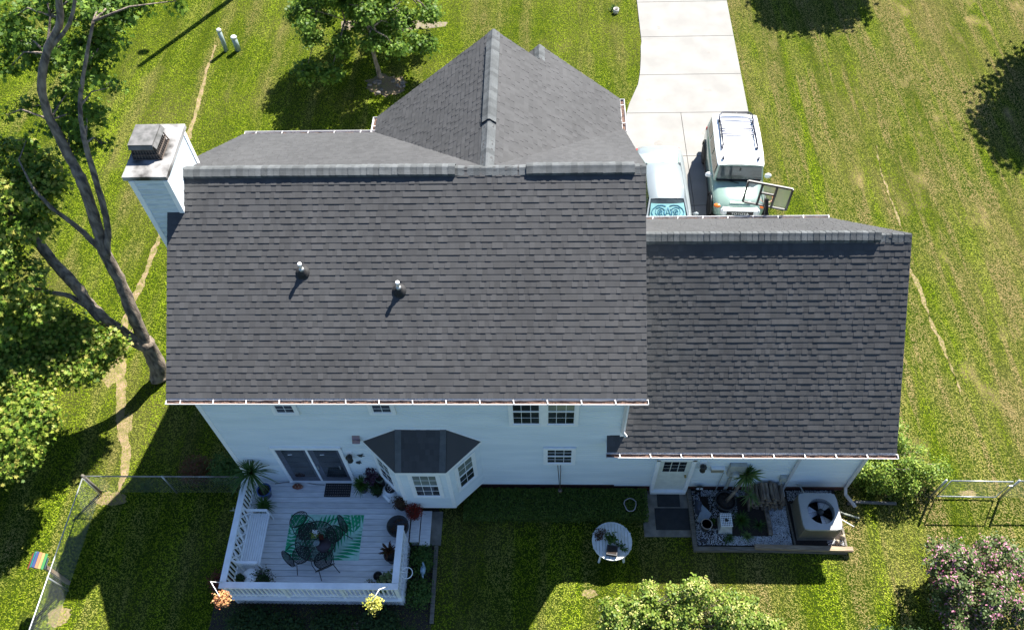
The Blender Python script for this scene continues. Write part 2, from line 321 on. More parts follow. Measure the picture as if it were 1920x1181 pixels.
for cx_,cy_,rr_ in ((13.1,17.2,.12),(15.6,17.8,.18),(15.2,15.2,.14),(13.3,14.6,.2),(15.9,20.2,.1),(13.9,22,.12),(14.8,10.6,.3),(14.6,8.9,.25)): dv.poly([(cx_+rr_*math.cos(t*.52)*R.uniform(.6,1.3),cy_+rr_*math.sin(t*.52)*R.uniform(.6,1.3),.0525) for t in range(12)])
tag(dv.build('driveway',[CONC,mat('joint_dirt',(.09,.075,.06),.95),mat('oil_stain',(.17,.16,.145),.8,scale=6,col2=(.215,.205,.19))]),kind='structure')
fw=MB(); fw.poly([at(640,56,.008),at(700,58,.008),at(800,54,.008),at(835,50,.008),at(840,42,.008),at(760,38,.008),at(640,40,.008)]); tag(fw.build('front_walk',mat('pale_gravel_walk',(.19,.15,.115),.9,scale=12,col2=(.14,.11,.08),bump=.3)),kind='structure')
# worn dirt path beside the house
pth=[(-6.1,21.3),(-6.03,18.9),(-5.95,16.9),(-5.86,15.5),(-5.75,12.5),(-5.66,10.1),(-5.68,8.3),(-5.85,6.4),(-5.6,4.9),(-5.4,4.0),(-4.85,2.4),(-4.35,1.2),(-4.25,.4),(-4.2,-.3)]
wd=[.08,.16,.18,.19,.19,.2,.2,.24,.34,.42,.34,.26,.22,.03]
def pathstrip(name,pts,wds,mt,z=.006,seed=1):
    R=random.Random(seed); c=[];W=[]
    for (a,b,wa,wb) in zip(pts,pts[1:],wds,wds[1:]):
        L=math.dist(a,b); k=max(1,int(L/.1))
        for i in range(k): t=i/k; c.append((a[0]+(b[0]-a[0])*t,a[1]+(b[1]-a[1])*t)); W.append(wa+(wb-wa)*t)
    m=MB(); vs=[]; f=[];jl=jr=0
    for i,(x,y) in enumerate(c):
        jl=jl*.8+R.uniform(-.035,.035); jr=jr*.8+R.uniform(-.035,.035); ww=W[i]/2
        x+=.02*math.sin(y*1.9)
        for q in (-ww+jl,-ww*.4,ww*.4,ww+jr): vs.append((x+q,y+q*.1,z))
    for i in range(len(c)-1):
        for q in range(3): f.append((i*4+q,i*4+q+1,i*4+5+q,i*4+4+q))
    m.add(vs,f); return tag(m.build(name,mt),kind='structure')
PATH=mat('bare_dirt',(.28,.185,.12),.95,scale=3.5,col2=(.13,.115,.035),bump=.8,bscale=50,detail=8)
TRK=mat('thin_dry_turf',(.27,.19,.11),.95,scale=14,col2=(.09,.09,.02),bump=.8,bscale=50,detail=8)
pathstrip('dirt_path',pth,wd,PATH)
pathstrip('worn_track',[tuple(at(x,y)[:2]) for x,y in ((1700,490),(1730,560),(1755,620),(1780,680),(1800,740))][::-1],[.02,.07,.09,.07,.02],TRK,seed=5)
pathstrip('worn_track',[tuple(at(x,y)[:2]) for x,y in ((1640,270),(1655,330),(1675,390),(1690,430))][::-1],[.015,.05,.06,.015],TRK,seed=6)
# bare patches
def patch(name,px,py,rx,ry,mt,z=.005,seed=0,n=26):
    c=at(px,py,z); R=random.Random(seed); m=MB(); m.poly([(c.x+rx*math.cos(t*2*math.pi/n)*R.uniform(.7,1.15),c.y+ry*math.sin(t*2*math.pi/n)*R.uniform(.7,1.15),z) for t in range(n)]); return tag(m.build(name,mt),kind='structure')
patch('mulch_ring',722,160,.95,.75,mat('mulch',(.22,.16,.10),.95,scale=25,col2=(.10,.07,.045),bump=.8),seed=1,z=.012)
PATCH2=mat('thin_turf',(.25,.175,.10),.95,scale=16,col2=(.11,.10,.03),bump=.8,detail=8)
for i,(a,b,c,d) in enumerate([(210,935,.5,.25),(112,1155,.35,.3),(215,700,.35,.5),(235,800,.22,.5),(240,640,.2,.5),(1105,1112,.25,.12),(1815,925,.3,.12)]): patch('bare_patch',a,b,c,d,PATCH2,seed=i+3)
# ================================================================= HOUSE
def clip(poly,a,b,c):
    """keep a*u+b*v<=c"""
    o=[]
    for i in range(len(poly)):
        p=poly[i];q=poly[(i+1)%len(poly)]; dp=a*p[0]+b*p[1]-c; dq=a*q[0]+b*q[1]-c
        if dp<=1e-9: o.append(p)
        if (dp<0<dq) or (dq<0<dp): t=dp/(dp-dq); o.append((p[0]+(q[0]-p[0])*t,p[1]+(q[1]-p[1])*t))
    return o
def courses(mb,O,U,V,poly,e=.155,tab=(.10,.155),hs=(.012,.020),top=.004,seed=0,skirt=.012,mis=0):
    R=random.Random(seed); O=Vector(O);U=Vector(U).normalized();V=Vector(V).normalized();N=U.cross(V)
    if N.z<-1e-6: N=-N
    if abs(N.z)<1e-6 and False: pass
    cx=sum(p[0] for p in poly)/len(poly); cy=sum(p[1] for p in poly)/len(poly); half=[]
    for p,q in zip(poly,poly[1:]+poly[:1]):
        a=q[1]-p[1]; b=-(q[0]-p[0]); c=a*p[0]+b*p[1]
        if a*cx+b*cy>c: a,b,c=-a,-b,-c
        half.append((a,b,c))
    u0=min(p[0] for p in poly);u1=max(p[0] for p in poly);v0=min(p[1] for p in poly);v1=max(p[1] for p in poly)
    j=0;v=v0
    while v<v1-.005:
        u=u0-R.uniform(0,.3); prev=0
        while u<u1:
            ww=R.uniform(*tab) if tab else (u1-u+.01)
            vb=v+R.uniform(-mis,mis)
            r=[(u,vb),(u+ww,vb),(u+ww,v+e+.004),(u,v+e+.004)]
            for h in half:
                r=clip(r,*h)
                if len(r)<3: break
            if len(r)>=3:
                hh=hs[1] if R.random()<.55 else hs[0]
                if prev==1 and R.random()<.3: hh=hs[0]
                prev=hh==hs[1]
                T=[O+U*p[0]+V*p[1]+N*(top+(hh-top)*max(0,1-(p[1]-vb)/e)) for p in r]; n=len(r)
                B=[O+U*p[0]+V*p[1]-N*skirt for p in r]
                mb.add(T+B,[tuple(range(n))]+[(i,n+i,n+(i+1)%n,(i+1)%n) for i in range(n)])
            u+=ww
        v+=e; j+=1
    return mb
def siding(mb,O,U,poly,e=.125):
    O=Vector(O);U=Vector(U).normalized(); N=U.cross(Vector((0,0,1)))
    v0=min(p[1] for p in poly);v1=max(p[1] for p in poly); v=v0
    while v<v1-.005:
        for a,b_,ha,hb in ((v,v+e*.8,.024,.022),(v+e*.8,v+e,.022,-.008)):
            q=clip(clip([tuple(p) for p in poly],0,1,b_),0,-1,-a)
            if len(q)<3: continue
            f=lambda p,o=0: O+U*p[0]+Vector((0,0,p[1]))+N*((ha+(hb-ha)*(p[1]-a)/(b_-a))*1+o)
            n_=len(q); T=[f(p) for p in q]; B=[O+U*p[0]+Vector((0,0,p[1]))-N*.012 for p in q]; mb.add(T+B,[tuple(range(n_))]+[(i,n_+i,n_+(i+1)%n_,(i+1)%n_) for i in range(n_)])
        v+=e
    return mb
house=thing('house',(5.4,4,0),'two storey white sided house with charcoal shingle roof, chimney and lower right wing','house')
xR=10.77; W0=.1
ze,zr,yr,ye,yf,rxl,rxr=6.086,9.135,4.268,-.3,8.836,-.378,11.126
pm=(zr-ze)/(yr-ye)
# bodies
b=MB()
b.box(.01,xR-.01,.01,8.5,.45,ze-.02)
b.slab([(.01,.01,ze-.03),(.01,8.5,ze-.03),(.01,yr,zr-.12)],(1,0,0),xR-.02)
b.box(3.95,10.75,8.49,9.3,.45,ze-.02); b.slab([(3.95,8.5,ze-.03),(10.75,8.5,ze-.03),(7.35,8.5,zr-.2)],(0,1,0),.8)
b.box(6.5,10.75,9.29,9.95,.45,ze-.3); b.slab([(6.6,9.2,ze-.3),(10.6,9.2,ze-.3),(8.61,9.2,7.9)],(0,1,0),.75)
b.box(xR-.02,17.49,.01,7.6,.3,2.95)
b.slab([(xR,.01,2.94),(xR,7.6,2.94),(xR,3.698,7.1)],(1,0,0),17.45-xR)
siding(b,(0,.01,0),(1,0,0),[(0,.45),(xR,.45),(xR,ze),(0,ze)])
siding(b,(xR,.01,0),(1,0,0),[(0,.38),(6.72,.38),(6.72,3.2),(0,3.2)])
siding(b,(.01,8.5,0),(0,-1,0),[(0,.45),(8.5,.45),(8.5,ze),(8.5-yr,zr-.1),(0,ze)])
siding(b,(17.49,0,0),(0,1,0),[(0,.38),(7.6,.38),(7.6,2.95),(3.7,7.1),(0,2.95)])
siding(b,(xR,0,0),(0,1,0),[(0,3),(8.5,3),(8.5,ze),(yr,zr-.1),(0,ze)])
siding(b,(xR,8.5,0),(-1,0,0),[(0,.45),(xR,.45),(xR,ze),(0,ze)])
siding(b,(10.75,9.95,0),(-1,0,0),[(0,.45),(4.2,.45),(4.2,ze-.2),(2.13,7.9),(0,ze-.2)])
siding(b,(17.49,7.6,0),(-1,0,0),[(0,.38),(6.7,.38),(6.7,2.95),(0,2.95)])
b.build('wall',SIDING,house)
f=MB(); f.box(0,xR,.03,8.5,0,.46); f.box(xR,17.45,.03,7.5,0,.39); f.build('foundation',BRICK,house)
# corner boards
for x0,x1,y0,y1,z0,z1 in ((-.03,.09,-.03,.09,.42,ze-.1),(xR-.09,xR+.03,-.032,.09,3.3,ze-.1),(17.4,17.52,-.03,.09,.36,2.9),(-.03,.09,8.42,8.53,.42,ze-.1)):
    c=MB(); c.box(x0,x1,y0,y1,z0,z1); c.build('corner_trim',TRIM,house)
# roof builder
def plane(mbs,mbt,O,U,V,poly,seed,th=.13,e=.155):
    O=Vector(O);U=Vector(U).normalized();V=Vector(V).normalized();N=U.cross(V)
    if N.z<0: N=-N
    pts=[O+U*p[0]+V*p[1] for p in poly]
    mbt.slab([p-N*(th) for p in pts],N,th-.014)
    courses(mbs,O,U,V,poly,e,seed=seed)
def caps(mb,a,b,sl1,sl2,wid=.34,e=.15,lift=.0,side=(0,1,0)):
    a=Vector(a);b=Vector(b);d=(b-a);L=d.length;d.normalize(); s=Vector(side); n=int(L/e); R=random.Random(int(L*100))
    for i in range(n):
        j=R.uniform(-.006,.006)
        P=[]
        for t,l in ((i*e-.012,.016),(min(L,(i+1)*e),.004)):
            c=a+d*t; row=[]
            for q in (-1,-.5,-.16,.16,.5,1):
                sl=sl1 if q<0 else sl2; x=q*wid/2
                row.append(c+s*x+Vector((0,0,-abs(x)*sl*(1 if abs(q)>.2 else .6)+l+lift+j)))
            P.append(row)
        t0=P[0];t1=P[1]; dn=Vector((0,0,-.02-lift)); vs=t0+t1+[t0[0]+dn,t1[0]+dn,t0[5]+dn,t1[5]+dn]+[p+dn for p in t0]
        fs=[(k,k+1,7+k,6+k) for k in range(5)]+[(0,6,13,12),(5,14,15,11)]+[(k+1,k,16+k,17+k) for k in range(5)]
        mb.add(vs,fs)
def pl(y): return ze+pm*(y-ye)
Vb=Vector((0,1,pm)).normalized(); Lb=Vector((0,yr-ye,zr-ze)).length
rt=MB(); rs=MB()
plane(rs,rt,(rxl,ye,ze),(1,0,0),Vb,[(0,0),(rxr-rxl,0),(rxr-rxl,Lb),(0,Lb)],1)
plane(rs,rt,(rxr,yf,ze),(-1,0,0),Vector((0,-1,pm)),[(0,0),(rxr-rxl,0),(rxr-rxl,Lb),(0,Lb)],2)
# front gable
xg,hg,yG=7.349,3.711,9.553; pg=(zr-ze)/hg; Lg=math.hypot(hg,zr-ze)
plane(rs,rt,(xg-hg,yG,ze),(0,-1,0),(1,0,pg),[(0,0),(yG-7.6,0),(yG-yr,Lg),(0,Lg)],3)
xs,ysm=8.613,10.226; zs=zr-(xs-xg)*pg; L2=Lg-math.hypot(xs-xg,zr-zs); 
plane(rs,rt,(xg+hg,yr,ze),(0,1,0),(-1,0,pg),[(3.3,0),(yG-yr,0),(yG-yr,Lg),(0,Lg)],4)
plane(rs,rt,(xg+hg,yG,ze),(0,1,0),(-1,0,pg),[(0,0),(ysm-yG,0),(ysm-yG,L2),(0,L2)],5)
plane(rs,rt,(xs-(hg-xs+xg),ysm,ze),(0,-1,0),(1,0,pg),[(0,0),(ysm-yG+.2,0),(ysm-yG+.2,L2),(0,L2)],6)
roof=rs.build('main_roof',SHING,house); tag(roof,'steep charcoal shingle roof over the two storey part')
rt.build('roof_edge',TRIM,roof)
cp=MB()
caps(cp,(rxl,yr,zr+.012),(xR*.635,yr,zr+.012),pm,pm,lift=.0)
caps(cp,(rxr,yr,zr+.012),(xR*.75,yr,zr+.012),pm,pm,lift=.0,side=(0,-1,0))
caps(cp,(xR*.75,yr,zr+.012),(xR*.635,yr,zr+.012),pm,pm,lift=.0,side=(0,-1,0))
cp.build('ridge_cap',CAPM,roof); cp=MB()
caps(cp,(xg,yG,zr+.012),(xg,yr-.1,zr+.012),pg,pg,side=(-1,0,0))
cp.build('ridge_cap',CAPM,roof); cp=MB()
caps(cp,(xs,ysm,zs+.012),(xs,yG,zs+.012),pg,pg,side=(-1,0,0),wid=.3)
cp.build('ridge_cap',CAPM,roof)
rv=MB()
caps(rv,(.0,yr,zr+.02),(6.72,yr,zr+.02),pm*.9,pm*.9,lift=.05,wid=.36)
rv.build('ridge_vent',CAPM,roof); rv=MB()
caps(rv,(10.85,yr,zr+.02),(8.28,yr,zr+.02),pm*.9,pm*.9,lift=.05,wid=.36,side=(0,-1,0))
rv.build('ridge_vent',CAPM,roof); rv=MB()
caps(rv,(xg,yG-.5,zr+.02),(xg,5.9,zr+.02),pg*.9,pg*.9,lift=.05,wid=.36,side=(-1,0,0))
rv.build('ridge_vent',CAPM,roof)
# wing roof
rxw,yew,zew,yrw,zrw,yfw=17.843,-.338,3.283,3.698,7.263,7.984; pw=(zrw-zew)/(yrw-yew); Lw=math.hypot(yrw-yew,zrw-zew); Lwf=math.hypot(yfw-yrw,(yfw-yrw)*pw); wl=10.344
wt=MB(); ws=MB(); ex=Vector((0,1,pw)).normalized(); vy=-yew/ex.y
plane(ws,wt,(wl,yew,zew),(1,0,0),ex,[(xR-wl,0),(rxw-wl,0),(rxw-wl,Lw),(xR-wl,Lw)],7)
plane(ws,wt,(wl,yew,zew),(1,0,0),ex,[(0,0),(xR-wl,0),(xR-wl,vy),(0,vy)],8)
plane(ws,wt,(rxw,yfw,zrw-pw*(yfw-yrw)),(-1,0,0),(0,-1,pw),[(0,0),(rxw-xR,0),(rxw-xR,Lwf),(0,Lwf)],9)
wroof=ws.build('wing_roof',SHING,house); tag(wroof,'lower charcoal shingle roof over the right wing')
wt.build('roof_edge',TRIM,wroof)
cp=MB(); caps(cp,(xR,yrw,zrw+.012),(rxw,yrw,zrw+.012),pw,pw,wid=.32); cp.build('ridge_cap',CAPM,wroof)
rv=MB(); caps(rv,(xR,yrw,zrw+.02),(rxw-.75,yrw,zrw+.02),pw*.9,pw*.9,lift=.08,wid=.32); rv.build('ridge_vent',CAPM,wroof)
# eave soffits
for q in ((rxl+.02,rxr-.02,ye+.03,.02,ze-.14,ze-.12),(wl+.02,rxw-.02,yew+.03,.02,zew-.15,zew-.13),(rxl+.02,rxr-.02,8.49,yf-.03,ze-.14,ze-.12),(xR,rxw-.02,7.55,yfw-.03,2.88,2.9)): s=MB(); s.box(*q); s.build('soffit',TRIM,house)
for q in ((rxl+.02,rxr-.02,ye+.0,ye+.03,ze-.16,ze-.012),(wl,rxw-.02,yew,yew+.03,zew-.17,zew-.012),(wl-.004,wl+.02,yew+.03,0,zew-.17,zew-.03)): s=MB(); s.box(*q); s.build('fascia',TRIM,house)

# gutters
def gutter(a,bb,out,nm_parent,hang=.8,wav=0):
    a=Vector(a);bb=Vector(bb);o=Vector(out); d=(bb-a);L=d.length;d.normalize(); m=MB(); n=max(1,int(L/.8)); R=random.Random(int(L*77))
    pr=[(0,0),(0,-.11),(.09,-.115),(.125,-.02),(.14,0),(.125,.004),(.108,-.03),(.085,-.1),(.012,-.1),(.012,0)]
    pts=[]
    for i in range(n+1):
        t=L*i/n; zz=-.012*i/n+R.uniform(-wav,wav); pts.append([a+d*t+o*p[0]+Vector((0,0,p[1]+zz)) for p in pr])
    K=len(pr); vs=[p for r in pts for p in r]; fs=[(i*K+k,i*K+(k+1)%K,(i+1)*K+(k+1)%K,(i+1)*K+k) for i in range(n) for k in range(K)]
    fs+=[tuple(range(K))]; m.add(vs,fs)
    for e in (a,bb-d*.008): # end caps
        m.hexa([e+Vector((0,0,-.11)),e+d*.008+Vector((0,0,-.11)),e+d*.008+o*.1+Vector((0,0,-.11)),e+o*.1+Vector((0,0,-.11))],[e,e+d*.008,e+d*.008+o*.14,e+o*.14])
    t=.35
    while t<L: m.bar(a+d*t+Vector((0,0,.0)),a+d*(t+.02)+o*.13+Vector((0,0,.0)),.022,.012); t+=hang
    gt=m.build('gutter',GUT,nm_parent)
    q=MB(); k=int(L/.12); vs=[]
    for i in range(k+1):
        t=L*i/k*.998+.004
        for w_ in (.014,.06,.1): vs.append(a+d*t+o*w_+Vector((0,0,-.055+R.uniform(-.02,.02))))
    q.add(vs,[(i*3+j,i*3+j+1,i*3+4+j,i*3+3+j) for i in range(k) for j in range(2)]); q.build('debris',DEBRIS,gt)
gutter((rxl,ye-.01,ze-.015),(rxr+.03,ye-.01,ze-.015),(0,-1,0),house)
gutter((wl-.02,yew-.01,zew-.02),(rxw+.03,yew-.01,zew-.02),(0,-1,0),house,wav=.012)
gutter((rxl,yf+.01,ze-.015),(3.62,yf+.01,ze-.015),(0,1,0),house)
gutter((xR+.3,yfw+.01,3.02),(rxw,yfw+.01,3.02),(0,1,0),house)
gutter((3.628,yf-.05,ze-.015),(3.628,yG,ze-.015),(-1,0,0),house)
gutter((xg+hg+.01,yf-.05,ze-.015),(xg+hg+.01,ysm,ze-.015),(1,0,0),house)
# downspouts
def spout(pts,w_=.075):
    m=MB(); pts=[Vector(p) for p in pts]
    for p,q in zip(pts,pts[1:]): m.bar(p,q+(q-p).normalized()*.02,w_,w_*.75,(0,1,.01))
    return m.build('downspout',GUT,house,bevel=.008)
spout([(xR-.06,-.33,ze-.12),(xR-.06,-.06,ze-.35),(xR-.06,-.06,3.95),(xR+.05,-.12,3.78)])
spout([(15.63,-.38,3.1),(15.66,-.06,2.9),(15.66,-.06,.25),(15.7,-.2,.12)])
spout([(17.35,-.38,3.1),(17.42,-.06,2.9),(17.42,-.06,.45),(17.45,-.2,.25),(17.7,-.5,.1)],.085)
# plumbing vents on the back slope
for px,py in ((568,512),(749,546)):
    x,y=(at(px,py,pl(1.9)).x,0); d=_ray(px,py); t=(ze+pm*(CAM.y-ye)-CAM.z)/(d.z-pm*d.y); P=CAM+d*t
    v=MB(); v.lathe([(.11,-.06),(.105,.04),(.06,.12),(.056,.16)],(P.x,P.y,P.z),16); v.lathe([(.17,0),(.17,.012)],(P.x,P.y+.0,P.z+.02),18,Matrix.Rotation(math.atan(pm),3,'X'))
    vb=v.build('vent_boot',RUBBER,house); q=MB(); q.lathe([(.036,.05),(.036,.30),(.048,.30),(.048,.36),(.03,.365)],(P.x,P.y,P.z),14); q.build('vent_pipe',WHITE,vb)
    q=MB(); q.lathe([(.062,.1),(.064,.16),(.05,.19)],(P.x,P.y,P.z),14); q.build('collar',GALV,vb)
# windows in a local frame
def window(O,U,wd,ht,parent=house,rows=(2,2),cols=3,top_light=False,name='window',rail=True,fw=.085,single=False):
    """O bottom-left outer corner, U along, up z, N outward"""
    O=Vector(O);U=Vector(U).normalized();Zv=Vector((0,0,1));N=U.cross(Zv); O=O+N*.02
    M=Matrix((( U.x,N.x,0,O.x),(U.y,N.y,0,O.y),(U.z,N.z,1,O.z),(0,0,0,1)))
    m=MB()
    def bx(x0,x1,z0,z1,n0,n1): m.box(x0,x1,n0,n1,z0,z1,M)
    bx(0,wd,0,fw,.0,.05); bx(0,wd,ht-fw,ht,.0,.05); bx(0,fw,fw,ht-fw,.0,.047); bx(wd-fw,wd,fw,ht-fw,.0,.047)
    i0=fw;i1=wd-fw;j0=fw;j1=ht-fw; jm=(j0+j1)/2; s=.032
    pan=[]
    if rail:
        for k,(a,c_) in enumerate(((j0,jm),(jm,j1))):
            dd=.030 if k==0 else .038
            bx(i0,i1,a,a+s,.0,dd); bx(i0,i1,c_-s,c_,.0,dd); bx(i0,i0+s,a+s,c_-s,.0,dd-.002); bx(i1-s,i1,a+s,c_-s,.0,dd-.002)
            for q in range(1,cols): x=i0+(i1-i0)*q/cols; bx(x-.006,x+.006,a+s,c_-s,.0,.026)
            for q in range(1,rows[k]): z=a+(c_-a)*q/rows[k]; bx(i0+s,i1-s,z-.006,z+.006,.0,.0255)
            pan.append((i0+s,i1-s,a+s,c_-s,k))
    fr=m.build(name,TRIM,parent) 
    for (x0,x1,z0,z1,k) in pan:
        g_=MB(); g_.box(x0,x1,.012,.02,z0,z1,M); g_.build('pane',GLASSB if (k and top_light) else GLASS,fr)
    return fr
GLASSB=mat('window_with_blind',(.22,.25,.22),.15,scale=3,stretch=(.3,.3,30),col2=(.12,.15,.14))
X=lambda px,py,y=-.03: aty(px,py,y)
window((1.86,-.0,4.80),(1,0,0),.66,1.0,cols=2,rows=(2,2)); window((4.31,-.0,4.82),(1,0,0),.67,1.0,cols=2,rows=(2,2))
window((7.81,-.0,4.22),(1,0,0),.88,1.5); w2=window((8.69,-.0,4.22),(1,0,0),.88,1.5,top_light=True)
window((8.68,-.0,1.90),(1,0,0),.88,1.03)
# sliding patio door
m=MB(); x0,x1,z0,z1=1.2,3.16,.62,2.86
m.box(x0,x0+.1,-.05,.01,z0,z1); m.box(x1-.1,x1,-.05,.01,z0,z1); m.box(x0,x1,-.055,.01,z1-.09,z1+.03); m.box(x0,x1,-.08,.01,z0,z0+.06); m.box(2.14,2.2,-.045,.01,z0+.06,z1-.09)
sd=m.build('patio_door',TRIM,house)
for a,b_ in ((x0+.1,2.14),(2.2,x1-.1)):
    m=MB(); m.box(a,b_,-.03,-.012,z0+.06,z1-.09); dl=m.build('door_leaf',mat('storm_door_grey',(.10,.11,.14),.35),sd)
    m=MB(); m.box(a+.16,b_-.08,-.036,-.03,z0+.34,z1-.1); m.mi(1).bar((a+.3,-.045,2.45),(a+.42,-.045,2.47),.015); m.build('glass',[GLASS,WHITE],sd)
for q in ((2.25,2.28,-.07,-.03,1.55,1.75),(2.88,2.91,-.06,-.03,1.55,1.75)): m=MB(); m.box(*q); m.build('handle',GALV,sd)
# wing back door with nine lites
m=MB(); m.box(11.80,11.9,-.1,.02,.16,2.3); m.box(12.78,12.88,-.1,.02,.16,2.3); m.box(11.80,12.88,-.1,.02,2.22,2.34); m.box(11.82,12.86,-.13,.02,.02,.17)
dr=m.build('back_door',TRIM,house)
m=MB(); m.box(11.9,12.78,-.035,.0,.17,2.22); m.box(12.0,12.68,-.045,-.03,1.42,2.12)
for k in range(2):
    m.box(12.01+k*.37,12.01+k*.37+.28,-.042,-.03,.3,1.2)
dl=m.build('door_leaf',mat('door_paint',(.72,.74,.68),.5,var=.06),dr)
m=MB()
for i in range(3):
    for j in range(3): m.box(12.03+i*.213,12.03+i*.213+.19,-.05,-.04,1.46+j*.213,1.46+j*.213+.19)
m.build('door_glass',GLASS,dr); m=MB(); m.lathe([(.03,0),(.03,.02),(.015,.03),(.032,.05),(.028,.075)],(12.71,-.035,1.18),12,Matrix.Rotation(math.pi/2,3,'X')); m.build('handle',mat('brass',(.45,.35,.15),.3,metal=1),dr)
# bay window
bay=MB(); zb=3.25; A=[Vector((3.93,0,0)),Vector((4.78,-.80,0)),Vector((6.13,-.80,0)),Vector((6.93,0,0))]; zb0=.66
bay.slab([(p.x,p.y,zb0) for p in (A[0]+Vector((0,.01,0)),A[1]*1,A[2]*1,A[3]+Vector((0,.01,0)))],(0,0,1),zb-zb0-.08)
for p,q in zip(A,A[1:]):
    L=(q-p).length; siding(bay,p,(q-p),[(0,zb0),(L,zb0),(L,zb-.05),(0,zb-.05)])
bayo=bay.build('bay_window',SIDING,house)
m=MB()
for p in A[1:3]: m.box(p.x-.055,p.x+.055,p.y-.03,p.y+.08,zb0-.02,zb-.06)
for p,q in zip(A,A[1:]):
    d=(q-p).normalized(); n_=d.cross(Vector((0,0,1)))
    m.bar(p+n_*.02+Vector((0,0,zb-.12)),q+n_*.02+Vector((0,0,zb-.12)),.05,.14); m.bar(p+n_*.0+Vector((0,0,zb0)),q+Vector((0,0,zb0)),.05,.08)
m.build('corner_trim',TRIM,bayo)
R1=[Vector((3.83,0,3.25)),Vector((4.8,-.92,3.25)),Vector((6.13,-.92,3.25)),Vector((7.02,0,3.25)),Vector((6.16,0,3.92)),Vector((4.8,0,3.92))]
m=MB(); m.slab([R1[1],R1[2],R1[4],R1[5]],(0,-.59,.8),.02); m.slab([R1[0],R1[1],R1[5]],(-.5,-.5,.7),.02); m.slab([R1[2],R1[3],R1[4]],(.5,-.5,.7),.02)
m.mi(1)
for p,q in ((R1[0],R1[1]),(R1[1],R1[2]),(R1[2],R1[3])): m.bar(p+Vector((0,0,-.06)),q+Vector((0,0,-.06)),.03,.13)
m.bar(R1[0]+Vector((0,-.012,.03)),R1[5]+Vector((0,-.012,.03)),.03,.05); m.bar(R1[5]+Vector((0,-.012,.03)),R1[4]+Vector((0,-.012,.03)),.03,.05); m.bar(R1[4]+Vector((0,-.012,.03)),R1[3]+Vector((0,-.012,.03)),.03,.05)
n_=Vector((0,-.59,.8)).normalized()
ln=(R1[5]-R1[1]).length
m.mi(0); Vv=(R1[5]-R1[1]).normalized(); courses(m,R1[1]+n_*.022,(1,0,0),Vv,[(0,0),(1.33,0),(1.34,ln),(0,ln)],.155,seed=21)
m.mi(2); hv=[R1[1],R1[2]]
m.slab([R1[1]+n_*.035,R1[1]+Vector((.17,0,0))+n_*.035,R1[5]+Vector((.17,0,0))+n_*.035,R1[5]+n_*.035],n_,.008); m.slab([R1[2]+Vector((-.17,0,0))+n_*.035,R1[2]+n_*.035,R1[4]+n_*.035,R1[4]+Vector((-.17,0,0))+n_*.035],n_,.008)
m.build('bay_roof',[SHING,TRIM,CAPM],bayo)
window((5.06,-.80,1.45),(1,0,0),.86,1.55,parent=bayo,top_light=True)
for p,q in ((A[0],A[1]),(A[2],A[3])):
    d=(q-p).normalized(); L=(q-p).length; o=p+d*((L-.72)/2); window((o.x,o.y,1.45),d,.72,1.55,parent=bayo,top_light=True,cols=2)
# chimney
ch=MB(); cx0,cx1,cy0,cy1,ct=-.858,.02,3.44,5.03,9.66
ch.box(cx0+.01,cx1-.01,cy0+.01,cy1-.01,0,ct); siding(ch,(cx0,cy0+.01,0),(1,0,0),[(0,.2),(.878,.2),(.878,ct),(0,ct)],.17); siding(ch,(cx0+.01,cy1,0),(0,-1,0),[(0,.2),(1.59,.2),(1.59,ct),(0,ct)],.17); siding(ch,(cx1-.01,cy0,0),(0,1,0),[(0,6),(1.59,6),(1.59,ct),(0,ct)],.17)
siding(ch,(cx1,cy1-.01,0),(-1,0,0),[(0,.2),(.878,.2),(.878,ct),(0,ct)],.17)
cho=ch.build('chimney',CHSID,house)
m=MB()
for x in (cx0,cx1):
    for y in (cy0,cy1): m.box(x-.03 if x==cx0 else x-.09,x+.09 if x==cx0 else x+.03,y-.03 if y==cy0 else y-.09,y+.09 if y==cy0 else y+.03,.1 if x==cx0 else 6,ct-.01)
m.build('corner_trim',TRIM,cho)
CAPMT=mat('stained_chimney_cap',(.36,.35,.34),.65,scale=2.1,col2=(.025,.023,.02),detail=7)
m=MB(); m.box(-1.0,.05,3.42,5.2,9.66,9.78); m.build('chimney_cap',CAPMT,cho,bevel=.01)
m=MB(); q0=[(-.86,3.98,9.78),(-.19,3.98,9.78),(-.19,4.64,9.78),(-.86,4.64,9.78)]; q1=[(-.84,4.12,10.12),(-.33,4.12,10.12),(-.33,4.70,10.12),(-.84,4.70,10.12)]
mixp=lambda a,b,t: tuple(a[k]+(b[k]-a[k])*t for k in range(3))
m.hexa([mixp(p,(-.52,4.3,p[2]),.08) for p in q0],[mixp(p,(-.58,4.4,p[2]),.08) for p in q1]); m.mi(1)
for k in range(4):
    a0,a1,b0,b1=q0[k],q0[(k+1)%4],q1[k],q1[(k+1)%4]
    for t in [i_/9 for i_ in range(10)]: m.bar(mixp(a0,a1,t),mixp(b0,b1,t),.025 if t in (0,1) else .012)
    for t in (.02,.33,.66): m.bar(mixp(a0,b0,t),mixp(a1,b1,t),.022)
m.mi(2).slab([(-.88,4.06,10.12),(-.30,4.06,10.12),(-.30,4.76,10.12),(-.88,4.76,10.12)],(0,0,1),.05); m.slab([(-.30,4.06,10.13),(-.30,4.76,10.13),(-.25,4.76,10.03),(-.25,4.06,10.03)],(1,0,.5),.012); m.slab([(-.88,4.06,10.13),(-.3,4.06,10.13),(-.3,4.03,10.05),(-.88,4.03,10.05)],(0,-1,.3),.012)
m.build('flue_cover',[DARK,mat('rusty_mesh',(.14,.11,.09),.7,metal=.4),mat('worn_zinc',(.17,.165,.16),.6,metal=.2,scale=6,col2=(.09,.09,.085))],cho)
